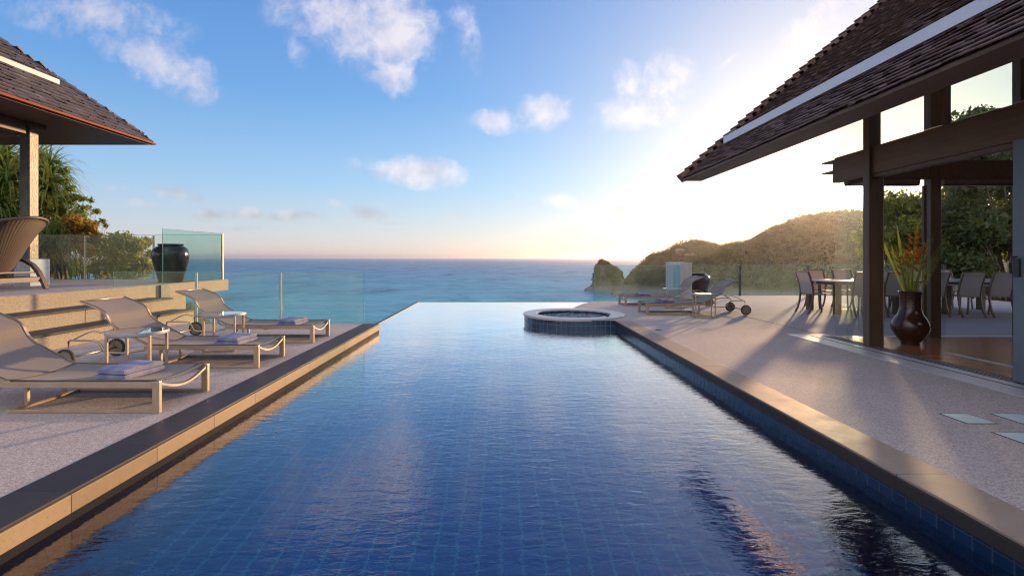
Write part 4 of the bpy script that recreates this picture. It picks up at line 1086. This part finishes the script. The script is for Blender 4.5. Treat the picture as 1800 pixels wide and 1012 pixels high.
# ================================================================== DINING SET
def make_chair():
    t = thing('dining_chair', 'x', 'chair', (0, 0, 0), 0, 'metal dining chairs around the terrace tables')
    w = .47
    mb = MB(); nn = 8; vs = []; fs = []
    for i in range(nn+1):
        f = i/nn; y = .02+f*.43
        vs += [(-w/2+.02, y, .445-.0*f), (0, y, .425), (w/2-.02, y, .445)]
    for i in range(nn):
        for j in range(2): a = i*3+j; fs.append((a, a+1, a+4, a+3))
    k = len(vs); vs += [(x, y, z-.008) for x, y, z in vs]; fs += [tuple(i+k for i in f)[::-1] for f in fs]
    mb.add(vs, fs); build('seat', mb, M['chair_sling'], t, smooth=True)
    prof = [(.02, .45), (.005, .55), (-.02, .68), (-.06, .82), (-.10, .93)]
    vs = []; fs = []
    for y, z in prof: vs += [(-w/2+.02, y, z), (0, y-.025, z), (w/2-.02, y, z)]
    for i in range(len(prof)-1):
        for j in range(2): a = i*3+j; fs.append((a, a+1, a+4, a+3))
    k = len(vs); vs += [(x, y-.008, z) for x, y, z in vs]; fs += [tuple(i+k for i in f)[::-1] for f in fs]
    mb = MB(); mb.add(vs, fs); build('backrest', mb, M['chair_sling'], t, smooth=True)
    for s_ in (-1, 1):
        x = s_*w/2
        e = MB(); e.tube([(x, -.105, .945), (x, -.06, .82), (x, -.018, .68), (x, .006, .55), (x, .01, .44), (x, -.01, .28), (x, -.05, .12), (x, -.11, 0)], .024, .036, up=(0, 1, 0)); build('leg', e, M['chair_frame'], t)
        e = MB(); e.tube([(x, .46, .65), (x, .47, .44), (x, .475, .2), (x, .50, 0)], .022, .028, up=(0, 1, 0)); build('leg', e, M['chair_frame'], t)
        e = MB(); e.tube([(x, -.005, .655), (x, .2, .67), (x, .46, .655)], .034, .018); build('armrest', e, M['steel'], t)
    for yy_, zz_ in ((-.105, .94), (.01, .435), (.455, .435)):
        e = MB(); e.tube([(-w/2, yy_, zz_), (w/2, yy_, zz_)], .021); build('cross_rail', e, M['chair_frame'], t)
    return t
CH = make_chair()
chairs = [(6.93, 11.22, -90, 'dining chair at the left end of the left table, its back in sunlight'),
          (7.72, 10.52, 0, 'dining chair on the near side of the left table, seen through the corner glass'),
          (8.38, 10.50, 0, 'dining chair on the near side of the left table, behind the brown vase'),
          (8.02, 12.58, 180, 'dining chair on the far side of the left table, left of its neighbour'),
          (8.72, 12.58, 180, 'dining chair on the far side of the left table, right of its neighbour'),
          (9.18, 10.45, 6, 'dining chair on the near side of the right table, partly behind the inner timber column'),
          (9.88, 10.42, 0, 'dining chair on the near side of the right table, middle of the door opening'),
          (10.53, 10.42, 0, 'dining chair on the near side of the right table, next to the sliding door handle'),
          (9.90, 12.60, 180, 'dining chair on the far side of the right table, leftmost there'),
          (10.60, 12.60, 180, 'dining chair on the far side of the right table, in the middle there'),
          (11.30, 12.60, 180, 'dining chair on the far side of the right table, rightmost there'),
          (9.30, 11.5, -84, 'dining chair between the two tables, seen from its side')]
for i, (x, y, a, lab) in enumerate(chairs):
    o = CH if i == 0 else copy_tree(CH)
    o.location = (x, y, 0); o.rotation_euler = (0, 0, R(a)); o['label'] = lab
def make_dining(x0, x1, y0, y1, label):
    t = thing('dining_table', label, 'table', ((x0+x1)/2, (y0+y1)/2, 0), 0, 'dining tables on the terrace')
    w, d = (x1-x0)/2, (y1-y0)/2
    mb = MB(); mb.box(-w, w, -d, d, .715, .745, .006); build('tabletop', mb, M['table_top'], t)
    for sx in (-1, 1):
        for sy in (-1, 1):
            mb = MB(); mb.box(sx*(w-.25)-.06, sx*(w-.25)+.06, sy*(d-.14)-.06, sy*(d-.14)+.06, 0, .714, .004); build('leg', mb, M['timber'], t)
    mb = MB(); mb.box(-w+.3, w-.3, -d+.3, d-.3, .64, .712); build('apron', mb, M['soffit'], t)
make_dining(7.22, 9.05, 10.85, 12.10, 'left dining table with pale top behind the glass corner')
make_dining(9.65, 11.85, 10.85, 12.10, 'right dining table seen through the open doors')

# ================================================================== SMALL DECK ITEMS
gbs = [(3.53, 3.74, 'frosted glass paving block, left one of the farther pair'), (3.94, 3.74, 'frosted glass paving block, right one of the farther pair'),
       (3.53, 3.32, 'frosted glass paving block, the nearer one at the picture edge')]
for i, (x, y, lab) in enumerate(gbs):
    mb = MB(); mb.box(0, .21, 0, .22, -.03, .005, .003)
    gb = tag(build('glass_paving_block', mb, M['glass_block'], loc=(x, y, 0)), lab, 'paving block', 'glass blocks set in the right deck')
    mb = MB()
    for b_ in ((-.012, -.001, -.012, .232), (.211, .222, -.012, .232), (-.001, .211, -.012, -.001), (-.001, .211, .221, .232)): mb.box(b_[0], b_[1], b_[2], b_[3], -.03, .003)
    build('frame', mb, M['steel_dark'], gb)
mb = MB(); mb.lathe([(.05, 0), (.05, .006), (.042, .010)], n=24); tag(build('deck_light', mb, M['steel_dark'], loc=(2.73, 8.56, 0)), 'small dark round cap set in the right deck near the spa', 'deck light')

# ================================================================== VEGETATION
def tube_branch(mb, p0, p1, r0, r1, n=6, wob=.15, rnd=random):
    p0, p1 = Vector(p0), Vector(p1); L = (p1-p0).length
    pts = [p0.lerp(p1, k/4)+Vector((rnd.uniform(-1, 1), rnd.uniform(-1, 1), 0))*L*wob*.3*math.sin(math.pi*k/4) for k in range(5)]
    mb.tube(pts, [r0+(r1-r0)*k/4 for k in range(5)], n=n)
def bush(name, label, cat, base, clumps, leaves, size, m, aspect=.45, branches=10, r0=.06, group=None, up=.3, shell=.35):
    t = thing(name, label, cat, base, 0, group)
    C = [(c[0]-base[0], c[1]-base[1], c[2]-base[2]) for c in clumps]; Rr = [c[3:6] for c in clumps]
    tot_ = sum(r_[0]*r_[2] for r_ in Rr); pts = []
    for c, r_ in zip(C, Rr):
        pts.append(clump_points([c], [r_], max(20, leaves*r_[0]*r_[2]/tot_), shell=shell))
    V, F = leaf_quads(np.concatenate(pts), size, aspect, up)
    fast_mesh('crown', V, F, m, t)
    mb = MB()
    for c in C[:branches]: tube_branch(mb, (0, 0, 0), c, r0, r0*.25)
    build('trunk', mb, M['bark'], t, smooth=True)
    return t
def clumps_px(lst, depth, jit=.4):
    out_ = []
    for px, py, rx, ry in lst:
        Y = depth+random.uniform(-jit, jit); x, y, z = at(px, py, Y); out_.append((x, y, z, rx*Y/870, rx*Y/870*.8, ry*Y/870))
    return out_
# strap-leaved palms behind the left pavilion
def strap_palm(label, base, heads, n, L, w):
    t = thing('strap_leaf_palm', label, 'palm', base, 0, 'strap leaved palms behind the pavilion')
    rnd = random.Random(int(abs(base[0]*100)))
    V = []; F = []
    tr = MB()
    for hx, hy, hz in heads:
        h = Vector((hx-base[0], hy-base[1], hz-base[2])); tube_branch(tr, (0, 0, 0), h, .10, .06, rnd=rnd)
        for k in range(n):
            a = rnd.uniform(0, 2*math.pi); e = rnd.uniform(-.15, 1.35); l_ = L*rnd.uniform(.7, 1.2)
            d = Vector((math.cos(a)*math.cos(e), math.sin(a)*math.cos(e), math.sin(e))); p = h+d*.04
            s = d.cross(Vector((0, 0, 1))).normalized(); seg = 7; o = len(V)
            dr_ = rnd.uniform(1.2, 2.5)
            for q in range(seg+1):
                f = q/seg; wf = w*(1-f**1.6)*(.55+.45*min(1, f*6))+.002
                V.append(p-s*wf/2); V.append(p+s*wf/2)
                d = (d+Vector((0, 0, -dr_/seg*(.5+1.1*f)))).normalized(); p = p+d*l_/seg
            for q in range(seg): F.append((o+q*2, o+q*2+1, o+q*2+3, o+q*2+2))
    fast_mesh('crown', np.array([v_[:] for v_ in V]), np.array(F), M['leaf_palm'], t)
    build('trunk', tr, M['bark'], t, smooth=True)
def H(px, py, Y): return at(px, py, Y)
strap_palm('strap leaved palm behind the pavilion column, its drooping leaves against the sky', (-14.2, 15.2, -.6), [H(84, 305, 15.0), H(70, 350, 15.2), H(100, 385, 14.8), H(85, 335, 14.7), H(60, 290, 15.6), H(110, 420, 14.9)], 150, 1.15, .07)
strap_palm('bright green palm under the pavilion roof at the left edge', (-15.2, 14.4, -.6), [H(0, 285, 14.4), H(15, 320, 14.2), H(-10, 360, 14.0), H(22, 400, 14.3), H(-30, 320, 14.6)], 150, 1.25, .07)
strap_palm('low drooping palm right of the pavilion column, above the terrace', (-12.6, 14.2, -.6), [H(95, 425, 13.9), H(120, 410, 14.1), H(70, 440, 14.0), H(105, 462, 14.2)], 130, .95, .055)
lg = [(rx_, ry_, a_, b_) for rx_, ry_, a_, b_ in [(100, 285, 9, 6), (112, 300, 10, 7), (108, 318, 12, 9), (122, 332, 11, 9), (134, 346, 12, 8), (120, 352, 16, 12), (146, 350, 9, 5), (160, 352, 8, 5), (150, 366, 12, 7), (170, 372, 8, 6), (180, 388, 7, 5),
      (140, 378, 18, 12), (165, 395, 10, 7), (150, 410, 20, 14), (130, 430, 24, 18), (160, 440, 20, 16), (130, 470, 28, 16), (105, 400, 16, 20), (186, 396, 5, 4)]]
bush('shrub', 'leggy green shrub with sparse twigs against the sky behind the back balustrade', 'shrub', (-12.4, 15.0, -.6),
     clumps_px(lg, 15.0, .25), 2600, .15, M['leaf_green'], .35, 19, .03, shell=.05)
bush('shrub', 'amber yellow shrub between the palm and the olive bush', 'shrub', (-12.1, 14.1, -.4),
     clumps_px([(128, 392, 20, 18), (150, 398, 20, 18), (140, 418, 24, 16), (165, 415, 14, 14), (120, 415, 12, 16), (152, 440, 14, 14)], 14.0, .25), 2300, .13, M['leaf_orange'], .4, 6, .03)
bush('shrub', 'rounded olive green bush seen through the back balustrade, sea to its right', 'shrub', (-10.8, 14.3, -.6),
     clumps_px([(190, 430, 24, 22), (215, 424, 24, 20), (240, 432, 20, 18), (255, 425, 14, 10), (205, 455, 30, 26), (238, 462, 26, 24), (180, 470, 26, 24), (225, 482, 34, 18), (258, 470, 14, 18), (262, 448, 10, 10)], 14.3), 4600, .13, M['leaf_olive'], .38, 10, .03)
bush('shrub', 'dark green bush filling in below the palms left of the column', 'shrub', (-14.4, 16.2, -.6),
     clumps_px([(10, 290, 40, 26), (10, 340, 44, 34), (45, 390, 44, 40), (5, 430, 40, 40), (70, 440, 44, 40), (40, 480, 50, 20), (80, 350, 26, 30), (110, 470, 40, 24)], 16.2), 6500, .17, M['leaf_green'], .4, 8, .05)
# large dark tree behind the dining terrace
rnd = random.Random(11); cl = []
for k in range(46):
    px = rnd.uniform(1668, 1960); tp = 215+.00*px+(30 if px < 1700 else 0); py = rnd.uniform(tp+10, 470); Y = rnd.uniform(22, 27)
    x, y, z = at(px, py, Y); r_ = rnd.uniform(.8, 1.5); cl.append((x, y, z, r_*1.1, r_*1.1, r_*.75))
for px, py in ((1705, 206), (1735, 212), (1722, 196), (1760, 210), (1690, 225), (1780, 205)):
    x, y, z = at(px, py, 24); cl.append((x, y, z, .5, .5, .28))
bush('large_tree', 'large dark leafy tree behind the dining terrace, seen through the doors', 'tree', (25.5, 24.5, terrain(25.5, 24.5)-.3), cl, 42000, .26, M['leaf_dark'], .5, 34, .22, None, .2, .25)
cl = []
for k in range(26):
    px = rnd.uniform(1532, 1690); py = rnd.uniform(355, 500); Y = rnd.uniform(23, 28)
    x, y, z = at(px, py, Y); r_ = rnd.uniform(.6, 1.1); cl.append((x, y, z, r_*1.1, r_*1.1, r_*.7))
for k in range(16):  # extra crown clumps added to block the sun on the right deck
    px = rnd.uniform(1530, 1625); py = rnd.uniform(350, 430); x, y, z = at(px, py, rnd.uniform(24, 27)); cl.append((x, y, z, .9, .9, .65))
bush('leafy_tree', 'hazy leafy tree behind the vase, left of the large dark tree', 'tree', (20.5, 25.5, terrain(20.5, 25.5)-.3), cl, 15000, .22, M['leaf_olive'], .5, 20, .18, None, .2, .3)

# ================================================================== HAZE over the bay
mb = MB(); mb.box(-20500, 20500, -2500, 20500, -26, 75)
m, N = mat('sea_haze')
vol = N.n('ShaderNodeVolumePrincipled', {'Color': (.92, .90, .95, 1), 'Density': .00009, 'Anisotropy': .78})
N.n('ShaderNodeOutputMaterial', {'Volume': vol.outputs[0]})
tag(build('haze', mb, m), kind='stuff')
